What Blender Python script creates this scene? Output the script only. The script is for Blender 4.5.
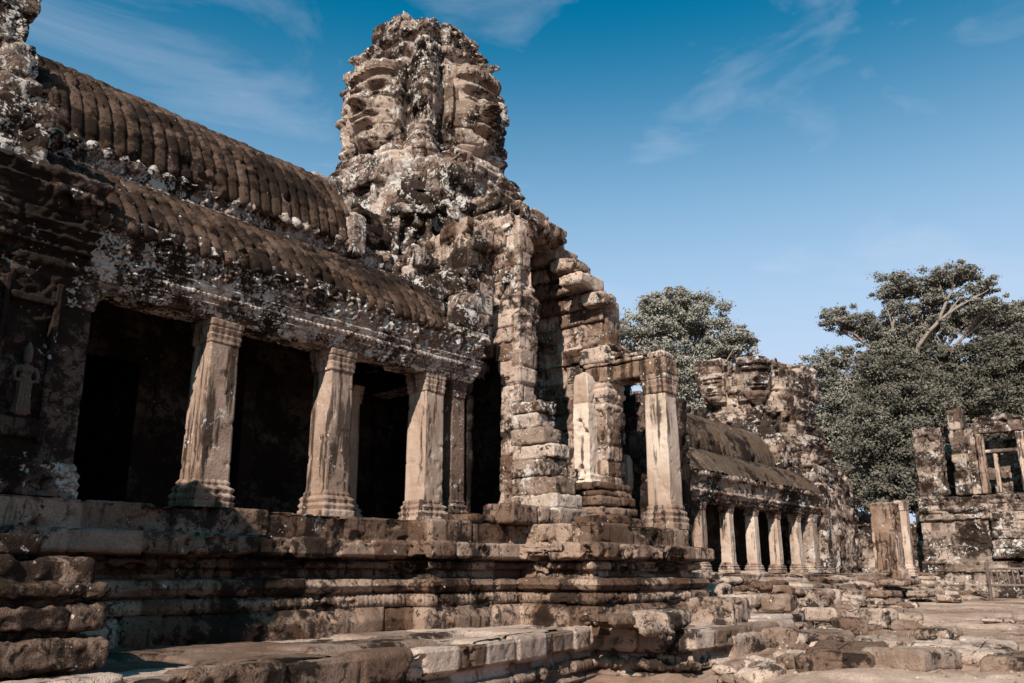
import bpy, math, random
import numpy as np
from mathutils import Vector, noise as mnoise

# ------------------------------------------------------------------ camera, sky, sun, exposure
SC = bpy.context.scene
for o in list(bpy.data.objects): bpy.data.objects.remove(o)
PITCH, YAW, FPX, CAMZ = math.radians(15.1), math.radians(38.9), 860.0, 1.4
cam = bpy.data.cameras.new('camera'); camo = bpy.data.objects.new('camera', cam); SC.collection.objects.link(camo)
cam.sensor_width = 36; cam.lens = FPX / 1024 * 36; cam.clip_start = .05; cam.clip_end = 3000
camo.location = (0, 0, CAMZ); camo.rotation_euler = (math.pi / 2 + PITCH, 0, YAW - math.pi / 2)
SC.camera = camo
SUN = Vector((-.76, -.28, .57)).normalized()
SUN_EL = math.asin(SUN.z); SUN_AZ = math.atan2(SUN.x, SUN.y)
sl = bpy.data.lights.new('sun', 'SUN'); sl.energy = 5.0; sl.angle = math.radians(.5); sl.color = (1, .925, .835)
so = bpy.data.objects.new('sun', sl); SC.collection.objects.link(so); so.rotation_euler = SUN.to_track_quat('Z', 'Y').to_euler()
so.location = (0, 0, 40)
W = bpy.data.worlds.new('World'); SC.world = W; W.use_nodes = True
nt = W.node_tree; N = nt.nodes; L = nt.links
for n in list(N): N.remove(n)
out = N.new('ShaderNodeOutputWorld'); bg = N.new('ShaderNodeBackground'); sky = N.new('ShaderNodeTexSky')
sky.sky_type = 'NISHITA'; sky.sun_disc = False; sky.sun_elevation = SUN_EL; sky.sun_rotation = SUN_AZ
sky.air_density = 1.0; sky.dust_density = 1.2; sky.ozone_density = 2.0
bg.inputs[1].default_value = .05
tc = N.new('ShaderNodeTexCoord')
mul = N.new('ShaderNodeMix'); mul.data_type = 'RGBA'; mul.blend_type = 'MULTIPLY'; mul.inputs[0].default_value = 1
mul.inputs[7].default_value = (.01, 1.35, 1.55, 1)
L.new(sky.outputs[0], mul.inputs[6])
sep = N.new('ShaderNodeSeparateXYZ'); L.new(tc.outputs['Generated'], sep.inputs[0])
hz = N.new('ShaderNodeMapRange'); hz.interpolation_type = 'SMOOTHSTEP'; hz.inputs[1].default_value = .60; hz.inputs[2].default_value = .16; hz.inputs[3].default_value = 0; hz.inputs[4].default_value = 1
L.new(sep.outputs[2], hz.inputs[0])
hm = N.new('ShaderNodeMix'); hm.data_type = 'RGBA'; hm.inputs[7].default_value = (6.7, 8.3, 10.8, 1); L.new(hz.outputs[0], hm.inputs[0]); L.new(mul.outputs[2], hm.inputs[6])
# thin streaked cirrus
mp = N.new('ShaderNodeMapping'); mp.inputs['Location'].default_value = (7, 2, 9); mp.inputs['Rotation'].default_value = (.25, .35, .5); mp.inputs['Scale'].default_value = (1.1, 3.6, 7.5)
L.new(tc.outputs['Generated'], mp.inputs[0])
cn = N.new('ShaderNodeTexNoise'); cn.inputs['Scale'].default_value = 1.5; cn.inputs['Detail'].default_value = 7; cn.inputs['Roughness'].default_value = .55; cn.inputs['Distortion'].default_value = .7
L.new(mp.outputs[0], cn.inputs[0])
cr = N.new('ShaderNodeMapRange'); cr.inputs[1].default_value = .54; cr.inputs[2].default_value = .82; cr.inputs[3].default_value = 0; cr.inputs[4].default_value = .34
L.new(cn.outputs[0], cr.inputs[0])
cm = N.new('ShaderNodeMix'); cm.data_type = 'RGBA'; cm.inputs[7].default_value = (8.5, 9.0, 10.8, 1)
L.new(cr.outputs[0], cm.inputs[0]); L.new(hm.outputs[2], cm.inputs[6]); L.new(cm.outputs[2], bg.inputs[0]); L.new(bg.outputs[0], out.inputs[0])
SC.view_settings.view_transform = 'Standard'; SC.view_settings.look = 'None'
SC.view_settings.exposure = 0.76; SC.view_settings.gamma = 1; SC.view_settings.use_curve_mapping = False

_F = Vector((math.cos(YAW) * math.cos(PITCH), math.sin(YAW) * math.cos(PITCH), math.sin(PITCH)))
_R = Vector((math.sin(YAW), -math.cos(YAW), 0)); _U = _R.cross(_F)
def at(px, py, z=None, X=None, Y=None):
    d = _F + _R * ((px - 512) / FPX) - _U * ((py - 341.5) / FPX)
    t = (z - CAMZ) / d.z if z is not None else (X / d.x if X is not None else Y / d.y)
    return np.array((d.x * t, d.y * t, CAMZ + d.z * t))

# ------------------------------------------------------------------ noise
_rs = np.random.RandomState(7)
_T = _rs.rand(64, 64, 64).astype(np.float32)
def vn(P, sc, seed=0):
    q = np.asarray(P, np.float32) / np.asarray(sc, np.float32) + np.float32(seed * 17.31 + 500.5)
    i = np.floor(q).astype(np.int32); f = q - i; f = f * f * (3 - 2 * f)
    x0, y0, z0 = [i[..., k] & 63 for k in range(3)]; x1, y1, z1 = (x0 + 1) & 63, (y0 + 1) & 63, (z0 + 1) & 63
    fx, fy, fz = f[..., 0], f[..., 1], f[..., 2]
    a = _T[x0, y0, z0] * (1 - fx) + _T[x1, y0, z0] * fx; b = _T[x0, y1, z0] * (1 - fx) + _T[x1, y1, z0] * fx
    c = _T[x0, y0, z1] * (1 - fx) + _T[x1, y0, z1] * fx; d = _T[x0, y1, z1] * (1 - fx) + _T[x1, y1, z1] * fx
    return (a * (1 - fy) + b * fy) * (1 - fz) + (c * (1 - fy) + d * fy) * fz
def fbm(P, sc, o=3, seed=0):
    r = 0; a = 1; s = 0
    for k in range(o):
        r = r + a * vn(P, np.asarray(sc) / 2.0 ** k, seed + k * 3.7); s += a; a *= .55
    return r / s - .5
def H2(i, j, seed=0):
    i = np.asarray(i, np.int64); j = np.asarray(j, np.int64)
    return _T[(i * 7 + seed * 13) & 63, (j * 11 + i // 64 + seed) & 63, (i * 3 + j * 5 + seed * 29) & 63]
def sst(x, a, b):
    t = np.clip((x - a) / (b - a), 0, 1); return t * t * (3 - 2 * t)
def blocks(s, v, ch, bw, seed=0):
    """random ashlar: per-block random and distance to the nearest joint"""
    ci = np.floor(v / ch).astype(int); fv = v / ch - ci
    q = s / (bw * (.75 + .5 * H2(ci, ci * 0 + 3, seed))) + H2(ci, ci * 0 + 9, seed) * 17
    b = np.floor(q).astype(int); f = q - b
    j0 = (H2(b, ci, seed) - .5) * .5; j1 = (H2(b + 1, ci, seed) - .5) * .5
    low = f < j0; high = f > 1 + j1
    b = np.where(low, b - 1, np.where(high, b + 1, b))
    du = np.minimum(np.abs(f - j0), np.abs(f - 1 - j1)) * bw
    dv = np.minimum(fv, 1 - fv) * ch
    return H2(b, ci, seed + 5), H2(b, ci, seed + 8), np.minimum(du, dv)

# ------------------------------------------------------------------ meshes
COL = SC.collection; ORI = {}
def tag(o, label=None, cat=None, group=None, kind=None):
    if label: o['label'] = label
    if cat: o['category'] = cat
    if group: o['group'] = group
    if kind: o['kind'] = kind
    return o
def thing(name, label, cat, loc=(0, 0, 0), rz=0, group=None):
    o = bpy.data.objects.new(name, None); o.empty_display_size = .3; COL.objects.link(o); o.location = loc; o.rotation_euler = (0, 0, rz)
    ORI[o] = np.array(loc, float); return tag(o, label, cat, group)
class G:
    def __init__(s): s.V = []; s.F = []; s.T = []; s.n = 0
    def add(s, vft):
        V, F, T = vft; s.V.append(V); s.F.append(F + s.n); s.T.append(T); s.n += len(V); return s
def obj(name, g, mat, parent=None, local=False, smooth=True, loc=None, label=None):
    if not isinstance(g, G): g = G().add(g)
    V = np.concatenate(g.V).astype(np.float64); F = np.concatenate(g.F); T = np.concatenate(g.T)
    o3 = np.zeros(3)
    if parent is not None and not local: o3 = ORI[parent]
    if parent is None and loc is not None and not local: o3 = np.array(loc, float)
    V = V - o3
    me = bpy.data.meshes.new(name); me.vertices.add(len(V)); me.vertices.foreach_set('co', V.astype(np.float32).ravel())
    k = F.shape[1]; me.loops.add(F.size); me.loops.foreach_set('vertex_index', F.astype(np.int32).ravel())
    me.polygons.add(len(F)); me.polygons.foreach_set('loop_start', np.arange(0, F.size, k, dtype=np.int32))
    me.update(calc_edges=True)
    if smooth: me.polygons.foreach_set('use_smooth', np.ones(len(F), bool))
    at_ = me.attributes.new('tint', 'FLOAT', 'POINT'); at_.data.foreach_set('value', T.astype(np.float32).ravel())
    me.materials.append(mat); me.validate()
    o = bpy.data.objects.new(name, me); COL.objects.link(o)
    if parent is not None: o.parent = parent
    if loc is not None: o.location = loc
    ORI[o] = o3 if not (local and loc is not None) else np.zeros(3)
    if label: o['label'] = label
    return o
def grid_faces(nu, nv, cu=False):
    i = np.arange(nu if cu else nu - 1)[:, None]; j = np.arange(nv - 1)[None]
    i2 = (i + 1) % nu
    return np.stack([i * nv + j, i2 * nv + j, i2 * nv + j + 1, i * nv + j + 1], -1).reshape(-1, 4)
def normals(P, cu=False):
    if cu: du = np.roll(P, -1, 0) - np.roll(P, 1, 0)
    else: du = np.gradient(P, axis=0)
    dv = np.gradient(P, axis=1); n = np.cross(du, dv); return n / (np.linalg.norm(n, axis=-1, keepdims=True) + 1e-9)
def resamp(pts, res):
    pts = np.asarray(pts, float); o = []; 
    for a, b in zip(pts[:-1], pts[1:]):
        n = max(1, int(math.ceil(np.linalg.norm(b - a) / res)))
        o += [a + (b - a) * k / n for k in range(n)]
    o.append(pts[-1]); return np.array(o)
def sweep(path, prof, disp=None, res=.03, rz=None, closed=False, keep=None, s0=0):
    """profile (outward offset, z) swept along a plan path; outward = right of travel"""
    path = np.asarray(path, float); n = len(path); rz = rz or res
    seg = (np.roll(path, -1, 0) - path) if closed else np.diff(path, axis=0)
    ln = np.linalg.norm(seg, axis=1); d = seg / ln[:, None]; nr = np.stack([d[:, 1], -d[:, 0]], 1)
    mit = np.zeros((n, 2))
    for i in range(n):
        if closed: a, b = nr[i - 1], nr[i]
        else: a, b = nr[max(i - 1, 0)], nr[min(i, n - 2)]
        m = a + b; mit[i] = m / max(m @ a, .35)
    A = []; M = []; S = []; s = s0
    for i in range(len(seg)):
        k = max(1, int(math.ceil(ln[i] / res))); t = np.arange(k) / k; j = (i + 1) % n
        A.append(path[i] + seg[i] * t[:, None]); M.append(mit[i] * (1 - t[:, None]) + mit[j] * t[:, None]); S.append(s + ln[i] * t); s += ln[i]
    if not closed: A.append(path[-1:]); M.append(mit[-1:]); S.append(np.array([s]))
    A = np.concatenate(A); M = np.concatenate(M); S = np.concatenate(S)
    pr = resamp(prof, rz); t = np.concatenate([[0], np.cumsum(np.linalg.norm(np.diff(pr, axis=0), axis=1))])
    P = np.empty((len(A), len(pr), 3)); P[..., :2] = A[:, None] + M[:, None] * pr[None, :, :1]; P[..., 2] = pr[None, :, 1]
    Sg = np.broadcast_to(S[:, None], P.shape[:2]); Tg = np.broadcast_to(t[None], P.shape[:2]); Og = np.broadcast_to(pr[None, :, 0], P.shape[:2])
    T = np.full(P.shape[:2], .5)
    if disp is not None:
        dd, T = disp(Sg, Tg, P, Og); P = P + normals(P, closed) * dd[..., None]
    F = grid_faces(P.shape[0], P.shape[1], closed)
    if keep is not None:
        c = P.reshape(-1, 3)[F].mean(1); F = F[keep(c)]
    return P.reshape(-1, 3), F, T.reshape(-1)
def stone_disp(ch=.3, bw=.55, amp=.03, groove=.03, er=.035, ers=.5, seed=0, carve=0, gw=.013, pits=.06, vert='z', bands=(), tiers=None, fn=.035):
    def f(S, T, P, O):
        v = P[..., 2] if vert == 'z' else T
        if tiers is not None: r, r2, dj = blocks(S, np.searchsorted(np.array(tiers), v).astype(float) + .5, 1., bw, seed)
        else: r, r2, dj = blocks(S, v + .01, ch, bw, seed)
        d = (r - .5) * amp - groove * np.exp(-(dj / gw) ** 2)
        d = d + fbm(P, ers, 4, seed) * er * 1.2 + fbm(P, .085, 2, seed + 7) * fn
        n = fbm(P, .40, 4, seed + 4)
        d = d - pits * sst(n, .10, .15)
        if carve: 
            c = fbm(P, .11, 2, seed + 9); d = d + carve * (1 - np.abs(c) * 7).clip(-.6, 1)
        for (z0, z1, a, pitch) in bands:
            m = (P[..., 2] > z0) & (P[..., 2] < z1); d = d + m * a * np.abs(np.sin(np.pi * S / pitch))
        return d, r2 * .8 + .1 + fbm(P, 1.2, 2, seed + 2) * .4
    return f
def rect(x0, x1, y0, y1): return [(x0, y0), (x1, y0), (x1, y1), (x0, y1)]
def rbox(x0, x1, y0, y1, z0, z1, res=.04, bev=.03, seed=0, amp=.03, rot=0, tilt=(0, 0), masonry=None, rag=0):
    """weathered stone block (or masonry mass) with closed top and bottom"""
    w, d = x1 - x0, y1 - y0; h = min(w, d) / 2 * .98; H = z1 - z0; bev = min(bev, H * .3, h * .5)
    prof = [(-h, 0), (-bev, 0), (0, bev), (0, H - bev), (-bev, H), (-h, H)]
    def f(S, T, P, O):
        Q = P + np.array((x0 * 1.3 + seed * 3.1, y0 + seed, z0))
        fade = sst(-O, h * .98, h * .7)
        e = fbm(Q, .35, 4, seed) * amp * 1.5 + fbm(Q, .09, 2, seed) * .03
        e = e - amp * 1.3 * sst(fbm(Q, .25, 3, seed + 5), .10, .15)
        if masonry: 
            ch, bw = masonry; r, r2, dj = blocks(S, P[..., 2] + .01, ch, bw, seed); m = (O > -bev - .001)
            e = e + m * ((r - .5) * amp * 1.6 - .035 * np.exp(-(dj / .014) ** 2)); return e * fade, r2
        return e * fade, np.full(S.shape, (seed * .377) % 1) * .7 + .15 + fbm(Q, .5, 2, 3) * .4
    V, F, T = sweep(rect(-w / 2, w / 2, -d / 2, d / 2), prof, f, res, closed=True)
    if rag:
        top = V[:, 2] > H * .3; n = fbm(V + seed * 5.3, (.7, .7, 50), 3, seed); st = np.floor(n * 7) / 7 
        V[:, 2] += top * (V[:, 2] / H) ** 2 * st * rag
    c, s = math.cos(rot), math.sin(rot); V = V @ np.array([[c, -s, 0], [s, c, 0], [0, 0, 1]]).T
    V[:, 2] += V[:, 0] * tilt[0] + V[:, 1] * tilt[1]
    V += np.array(((x0 + x1) / 2, (y0 + y1) / 2, z0)); return V, F, T
def tube(pts, rad, n=8):
    pts = np.asarray(pts, float); rad = np.broadcast_to(rad, len(pts)); P = np.empty((n, len(pts), 3))
    t = np.gradient(pts, axis=0); t /= np.linalg.norm(t, axis=1, keepdims=True) + 1e-9
    up = np.array((.13, .9, .2)) if abs(t[0, 2]) > .7 else np.array((0, 0, 1.))
    a = np.cross(t, up); a /= np.linalg.norm(a, axis=1, keepdims=True) + 1e-9; b = np.cross(t, a)
    for k in range(n):
        w = 2 * math.pi * k / n; P[k] = pts + (a * math.cos(w) + b * math.sin(w)) * rad[:, None]
    return P.reshape(-1, 3), grid_faces(n, len(pts), True)[:, ::-1], np.full(n * len(pts), .5)

# ------------------------------------------------------------------ materials
def newmat(name):
    m = bpy.data.materials.new(name); m.use_nodes = True; return m, m.node_tree.nodes, m.node_tree.links, m.node_tree.nodes['Principled BSDF']
def stone(name, c1, c2, dark=.5, white=.3, streak=.3, wcol=(.58, .52, .47), dcol=(.013, .008, .006), bump=.5, wsc=5.0, moss=0, mcol=(.09, .055, .03), dsc=.9, gr=1.0):
    m, N, L, B = newmat(name)
    def nd(t, **k):
        n = N.new(t)
        for a, b in k.items(): n.inputs[a].default_value = b
        return n
    def mr(src, a, b, c=0, d=1):
        n = nd('ShaderNodeMapRange'); n.interpolation_type = 'SMOOTHSTEP'
        for i, v in zip((1, 2, 3, 4), (a, b, c, d)): n.inputs[i].default_value = v
        L.new(src, n.inputs[0]); return n.outputs[0]
    def mx(f, a, b, bt='MIX'):
        n = nd('ShaderNodeMix'); n.data_type = 'RGBA'; n.blend_type = bt
        for i, v in ((0, f), (6, a), (7, b)):
            if isinstance(v, (int, float)): n.inputs[i].default_value = v
            elif isinstance(v, tuple): n.inputs[i].default_value = (*v, 1)
            else: L.new(v, n.inputs[i])
        return n.outputs[2]
    def ma(op, a, b):
        n = nd('ShaderNodeMath'); n.operation = op
        for i, v in ((0, a), (1, b)):
            if isinstance(v, (int, float)): n.inputs[i].default_value = v
            else: L.new(v, n.inputs[i])
        return n.outputs[0]
    geo = nd('ShaderNodeNewGeometry'); pos = geo.outputs['Position']
    def noise(sc, det=4, ro=.6, vec=None, dist=0):
        n = nd('ShaderNodeTexNoise', Scale=sc, Detail=det, Roughness=ro, Distortion=dist); L.new(vec or pos, n.inputs['Vector']); return n.outputs[0]
    at_ = nd('ShaderNodeAttribute'); at_.attribute_name = 'tint'; tint = at_.outputs['Fac']
    big = noise(dsc, 6, .65); med = noise(wsc, 6, .7); fine = noise(38, 4, .7); grain = noise(120, 2, .6)
    mp = nd('ShaderNodeMapping'); mp.inputs['Scale'].default_value = (7, 7, .8); L.new(pos, mp.inputs[0])
    st = noise(1, 5, .65, mp.outputs[0])
    f = ma('ADD', ma('MULTIPLY', tint, .7), ma('MULTIPLY', noise(2.3, 5, .6), .6)); f = mr(f, .34, 1.02)
    col = mx(f, c1, c2)
    col = mx(.55, col, mx(1.0, col, mx(mr(fine, .3, .7), (1 - .4 * gr,) * 3, (1 + .3 * gr,) * 3), 'MULTIPLY'))
    if moss: col = mx(mr(ma('ADD', noise(1.6, 6, .7, dist=.5), ma('MULTIPLY', med, .4)), .86 - moss * .3, .98 - moss * .3), col, mcol)
    # dark biological crust: large blotches broken by medium noise, and vertical runs
    dk = ma('ADD', ma('MULTIPLY', big, .75), ma('MULTIPLY', med, .35)); dk = mr(dk, .70 - dark * .3, .76 - dark * .3, 0, .92)
    d2 = ma('ADD', ma('MULTIPLY', noise(wsc * 1.7, 6, .75, dist=.8), .8), ma('MULTIPLY', big, .35)); d2 = mr(d2, .74 - dark * .3, .79 - dark * .3, 0, .88); dk = ma('MAXIMUM', dk, d2)
    sk = mr(ma('ADD', ma('MULTIPLY', st, .9), ma('MULTIPLY', big, .25)), .76 - streak * .3, .86 - streak * .3, 0, .85)
    col = mx(ma('MAXIMUM', dk, sk), col, dcol)
    # pale lichen crusts
    if white:
        v = nd('ShaderNodeTexVoronoi', Scale=wsc * 3.2); L.new(pos, v.inputs['Vector'])
        wl = ma('ADD', ma('ADD', ma('MULTIPLY', noise(wsc * .55, 5, .75, dist=.6), .8), ma('MULTIPLY', noise(22, 3, .7), .35)), ma('MULTIPLY', v.outputs['Distance'], -.12))
        col = mx(mr(wl, .70 - white * .3, .76 - white * .3, 0, .92), col, mx(fine, tuple(x * .6 for x in wcol), wcol))
    L.new(col, B.inputs['Base Color']); B.inputs['Roughness'].default_value = .92; B.inputs['Specular IOR Level'].default_value = .06
    bp = nd('ShaderNodeBump', Strength=min(1, bump * 1.7), Distance=.028); g2 = noise(15, 4, .7)
    L.new(ma('ADD', ma('MULTIPLY', fine, .8), ma('ADD', ma('MULTIPLY', grain, .3), ma('ADD', ma('MULTIPLY', med, 1.1), ma('MULTIPLY', g2, 1.0)))), bp.inputs['Height']); L.new(bp.outputs[0], B.inputs['Normal'])
    return m
M_wall = stone('weathered_sandstone', (.11, .062, .042), (.45, .33, .265), dark=.45, white=.38, streak=.40, moss=.28, mcol=(.105, .055, .034))
M_tower = stone('tower_sandstone', (.11, .067, .049), (.39, .29, .24), dark=.55, white=.53, streak=.42, moss=.30, mcol=(.095, .052, .034))
M_lime = stone('pale_broken_stone', (.15, .095, .068), (.47, .36, .295), dark=.42, white=.42, streak=.3)
M_face = stone('face_sandstone', (.11, .068, .048), (.36, .265, .21), dark=.46, white=.42, streak=.44)
M_orn = stone('carved_sandstone', (.09, .055, .04), (.34, .25, .20), dark=.56, white=.62, streak=.3, wsc=8)
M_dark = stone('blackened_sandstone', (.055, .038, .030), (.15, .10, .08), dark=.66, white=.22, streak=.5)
M_roof = stone('mossy_vault_stone', (.032, .019, .013), (.10, .062, .045), dark=.50, white=.14, streak=.2, wsc=7, moss=.3, mcol=(.085, .045, .026))
M_pillar = stone('pillar_sandstone', (.15, .09, .062), (.43, .31, .245), dark=.20, white=.26, streak=.66, bump=.3, gr=.5)
M_pale = stone('pale_pillar_sandstone', (.25, .165, .12), (.52, .41, .335), dark=.14, white=.08, streak=.52, bump=.22, gr=.4)
M_fleck = stone('flecked_sandstone', (.08, .05, .038), (.20, .13, .10), dark=.35, white=.36, streak=.3, wsc=11)
M_plinth = stone('plinth_sandstone', (.085, .046, .030), (.34, .23, .172), dark=.46, white=.18, streak=.50, moss=.34, mcol=(.085, .045, .028))
M_terr = stone('worn_paving_stone', (.12, .072, .05), (.46, .34, .275), dark=.36, white=.10, streak=.1, moss=.25, mcol=(.11, .06, .04))
M_rub = stone('rubble_sandstone', (.12, .07, .048), (.46, .34, .27), dark=.43, white=.20, streak=.2)
M_int_shade = stone('shade_dark_interior_stone', (.028, .020, .016), (.075, .055, .045), dark=.6, white=.12, streak=.4, wcol=(.16, .13, .11))  # near-black base colour: the interior's shade is put into the stone colour
M_far = stone('far_sandstone', (.10, .06, .043), (.38, .28, .225), dark=.54, white=.40, streak=.38, wsc=2.6, dsc=.5)
M_ruin = stone('ruin_sandstone', (.10, .066, .05), (.34, .25, .20), dark=.52, white=.42, streak=.45, wsc=2.6, dsc=.5)
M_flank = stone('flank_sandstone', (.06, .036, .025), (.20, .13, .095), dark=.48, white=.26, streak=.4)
M_farroof = stone('far_mossy_roof', (.055, .037, .028), (.13, .088, .066), dark=.42, white=.10, streak=.2, wsc=4, moss=.5)

M_dark2 = stone('dark_carved_figure', (.07, .045, .034), (.13, .092, .07), dark=.3, white=.1, streak=.3, wsc=14)
M_fig = stone('carved_figure_stone', (.10, .07, .055), (.17, .13, .105), dark=.25, white=.05, streak=.3, wsc=14)
def leafmat(name, a, b):
    m, N, L, B = newmat(name); at_ = N.new('ShaderNodeAttribute'); at_.attribute_name = 'tint'
    mx = N.new('ShaderNodeMix'); mx.data_type = 'RGBA'; L.new(at_.outputs['Fac'], mx.inputs[0]); mx.inputs[6].default_value = (*a, 1); mx.inputs[7].default_value = (*b, 1)
    L.new(mx.outputs[2], B.inputs['Base Color']); B.inputs['Roughness'].default_value = .85; B.inputs['Specular IOR Level'].default_value = .05
    return m
M_leaf = leafmat('foliage_dark', (.052, .046, .035), (.15, .132, .103))
M_leaf2 = leafmat('foliage_grey', (.095, .086, .068), (.22, .198, .16))
M_leaf3 = leafmat('foliage_pale', (.13, .12, .098), (.29, .268, .225))
M_bark = stone('bark', (.16, .12, .10), (.34, .27, .23), dark=.2, white=0, streak=.3)
M_wood = stone('grey_wood', (.10, .07, .06), (.22, .165, .14), dark=.2, white=0, streak=.3)
M_soil = stone('sandy_ground', (.19, .112, .078), (.54, .385, .30), dark=.26, white=.05, streak=0, dsc=.5, dcol=(.10, .065, .045), wsc=3)

# ------------------------------------------------------------------ ground
def gz(x, y):
    P = np.stack([x, y, x * 0], -1)
    base = .40 - .34 * sst(y, 3.2, 5.2) * sst(-x, -12.5, -9.5)
    near = np.exp(-np.hypot(x - 16, y - 6) / 30)
    return base + (fbm(P, 2.6, 4, 2) * .22 + fbm(P, .5, 4, 5) * .13 - .05 * sst(fbm(P, 1.1, 4, 9), .04, .09)) * near
xs = np.concatenate([np.arange(-12, 4, .5), np.arange(4, 24, .08), np.arange(24, 60, .35), np.geomspace(60, 900, 30)])
xs = np.concatenate([-np.geomspace(900, 13, 18), xs]); ys = np.concatenate([-np.geomspace(900, 13, 18), np.arange(-12, -1, .5), np.arange(-1, 9, .08), np.arange(9, 40, .6), np.geomspace(41, 900, 30)])
X, Y = np.meshgrid(xs, ys, indexing='ij'); Z = gz(X, Y)
g = obj('ground', (np.stack([X, Y, Z], -1).reshape(-1, 3), grid_faces(len(xs), len(ys)), (.5 + fbm(np.stack([X, Y, Z], -1), 2, 3, 8)).reshape(-1)), M_soil)
tag(g, kind='structure')

# ------------------------------------------------------------------ near platform
FL = 2.12
plat = thing('temple_platform', 'high moulded stone platform under the colonnade and ruined doorway', 'platform', (8, 8.5, .7))
pprof = [(.36, .60), (.37, .84), (.27, .97), (.17, .985), (.2, .99), (.24, 1.04), (.24, 1.09), (.18, 1.13), (.12, 1.14), (.22, 1.18), (.27, 1.25), (.22, 1.33), (.1, 1.345), (.05, 1.36),
         (.04, 1.44), (.12, 1.46), (.14, 1.50), (.12, 1.555), (.03, 1.57), (.08, 1.585), (.32, 1.60), (.35, 1.63), (.34, 1.795), (.30, 1.815), (.03, 1.825), (.02, 1.85), (.03, 2.09), (0, FL), (-.18, FL)]
ppath = [(1.0, 8.78), (8.6, 8.78), (8.6, 8.35), (10.45, 8.35), (10.45, 7.0), (13.35, 7.0), (13.4, 8.0), (13.75, 10.4)]
def pd(S, T, P, O):
    d, t = stone_disp(.285, .95, .024, .035, .012, .5, 3, pits=.05, bands=[(1.0, 1.12, .024, .075), (1.47, 1.55, .022, .075)], tiers=(.985, 1.14, 1.345, 1.57, 1.82), fn=.014)(S, T, P, O)
    # broken-away stretches of the top courses
    n = fbm(P, (.6, .6, .5), 4, 31)
    d = d - .11 * sst(n, .10, .13) * (P[..., 2] > 1.4) * (P[..., 2] < 1.83)
    z = P[..., 2]; d = d + fbm(P, .14, 3, 6) * .012
    return d, t
obj('plinth', sweep(ppath, pprof, pd, .028, .02), M_plinth, plat)
fl = G()
def slab_top(x0, x1, y0, y1, z, res=.06, seed=0, bw=.9, ch=.6, amp=.03, keep=None, sag=.06):
    xs = np.arange(x0, x1 + res, res); ys = np.arange(y0, y1 + res, res); X, Y = np.meshgrid(xs, ys, indexing='ij')
    P = np.stack([X, Y, X * 0 + z], -1); r, r2, dj = blocks(X, Y, ch, bw, seed)
    P[..., 2] += (r - .5) * amp * 1.4 - .03 * np.exp(-(dj / .03) ** 2) + fbm(P, .8, 4, seed) * sag + fbm(P, .2, 2, seed) * .02
    F = grid_faces(len(xs), len(ys)); V = P.reshape(-1, 3)
    if keep is not None: F = F[keep(V[F].mean(1))]
    return V, F, (r2 * .7 + .15 + fbm(P, 1, 2, 4) * .4).reshape(-1)
fl.add(slab_top(1, 13.7, 8.75, 15, FL - .02, seed=4, sag=.03)); fl.add(slab_top(10.5, 13.7, 7.05, 8.8, FL - .02, seed=4, sag=.03)); fl.add(slab_top(8.65, 10.55, 8.38, 8.8, FL - .02, seed=4, sag=.03))
obj('floor_paving', fl, M_terr, plat)
# loose and built-up courses above the right-hand section (px 500-720)
cb = G(); rnd = random.Random(5)
def course(cb, x0, x1, y0, y1, z0, z1, bw, seed, along='x', jit=.05, skip=0, res=.035):
    r = random.Random(seed); p = x0 if along == 'x' else y0; e = x1 if along == 'x' else y1
    while p < e - .08:
        w = min(bw * r.uniform(.65, 1.4), e - p)
        if e - p - w < .15: w = e - p
        j = r.uniform(-jit, jit); dz = r.uniform(-.02, .02)
        if r.random() >= skip:
            if along == 'x': cb.add(rbox(p + .004, p + w - .004, y0 + j, y1, z0, z1 + dz, res, .03, seed * 10 + int(p * 7), .022, r.uniform(-.02, .02)))
            else: cb.add(rbox(x0 + j, x1, p + .004, p + w - .004, z0, z1 + dz, res, .03, seed * 10 + int(p * 7), .022, r.uniform(-.02, .02)))
        p += w
course(cb, 9.95, 11.6, 8.0, 8.6, FL - .01, FL + .27, .6, 11)
course(cb, 10.6, 12.8, 7.1, 7.9, FL - .01, FL + .16, .7, 12, skip=.15)
course(cb, 8.7, 9.9, 8.35, 8.9, FL - .01, FL + .1, .5, 15, skip=.2)
obj('kerb_course', cb, M_plinth, plat)

# ------------------------------------------------------------------ lower terrace
ter = thing('stone_terrace', 'low worn terrace with carved edge in front of the platform', 'terrace', (8, 6.5, 0))
tpath = [(2.2, 5.9), (7.1, 6.28), (10.45, 6.95), (10.6, 5.55), (13.2, 5.35), (13.5, 5.9), (16.2, 6.3), (16.9, 8.8)]
tprof = [(.12, -.35), (.12, -.02), (.02, 0), (.10, .05), (.12, .10), (.08, .15), (0, .17), (.03, .20), (.07, .24), (.05, .29), (-.03, .31), (-.06, .40), (.05, .42), (.10, .46), (.11, .67), (.08, .715), (-.16, .715), (-.3, .64)]
def td(S, T, P, O):
    d, t = stone_disp(.30, .75, .07, .05, .02, .6, 9, pits=.09, bands=[(.20, .29, .022, .08)], tiers=(.0, .17, .31, .40), fn=.016)(S, T, P, O)
    return d + fbm(P, .16, 3, 2) * .02 * (O > -.1), t
obj('edge_moulding', sweep(tpath, tprof, td, .03, .022), M_terr, ter)
tp = np.array(tpath + [(16.9, 12), (2.2, 12)])
def inpoly(c, poly):
    x, y = c[:, 0], c[:, 1]; r = np.zeros(len(x), bool); n = len(poly)
    for i in range(n):
        a, b = poly[i], poly[(i + 1) % n]; m = ((a[1] > y) != (b[1] > y)); 
        with np.errstate(all='ignore'): r ^= m & (x < (b[0] - a[0]) * (y - a[1]) / (b[1] - a[1]) + a[0])
    return r
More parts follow.
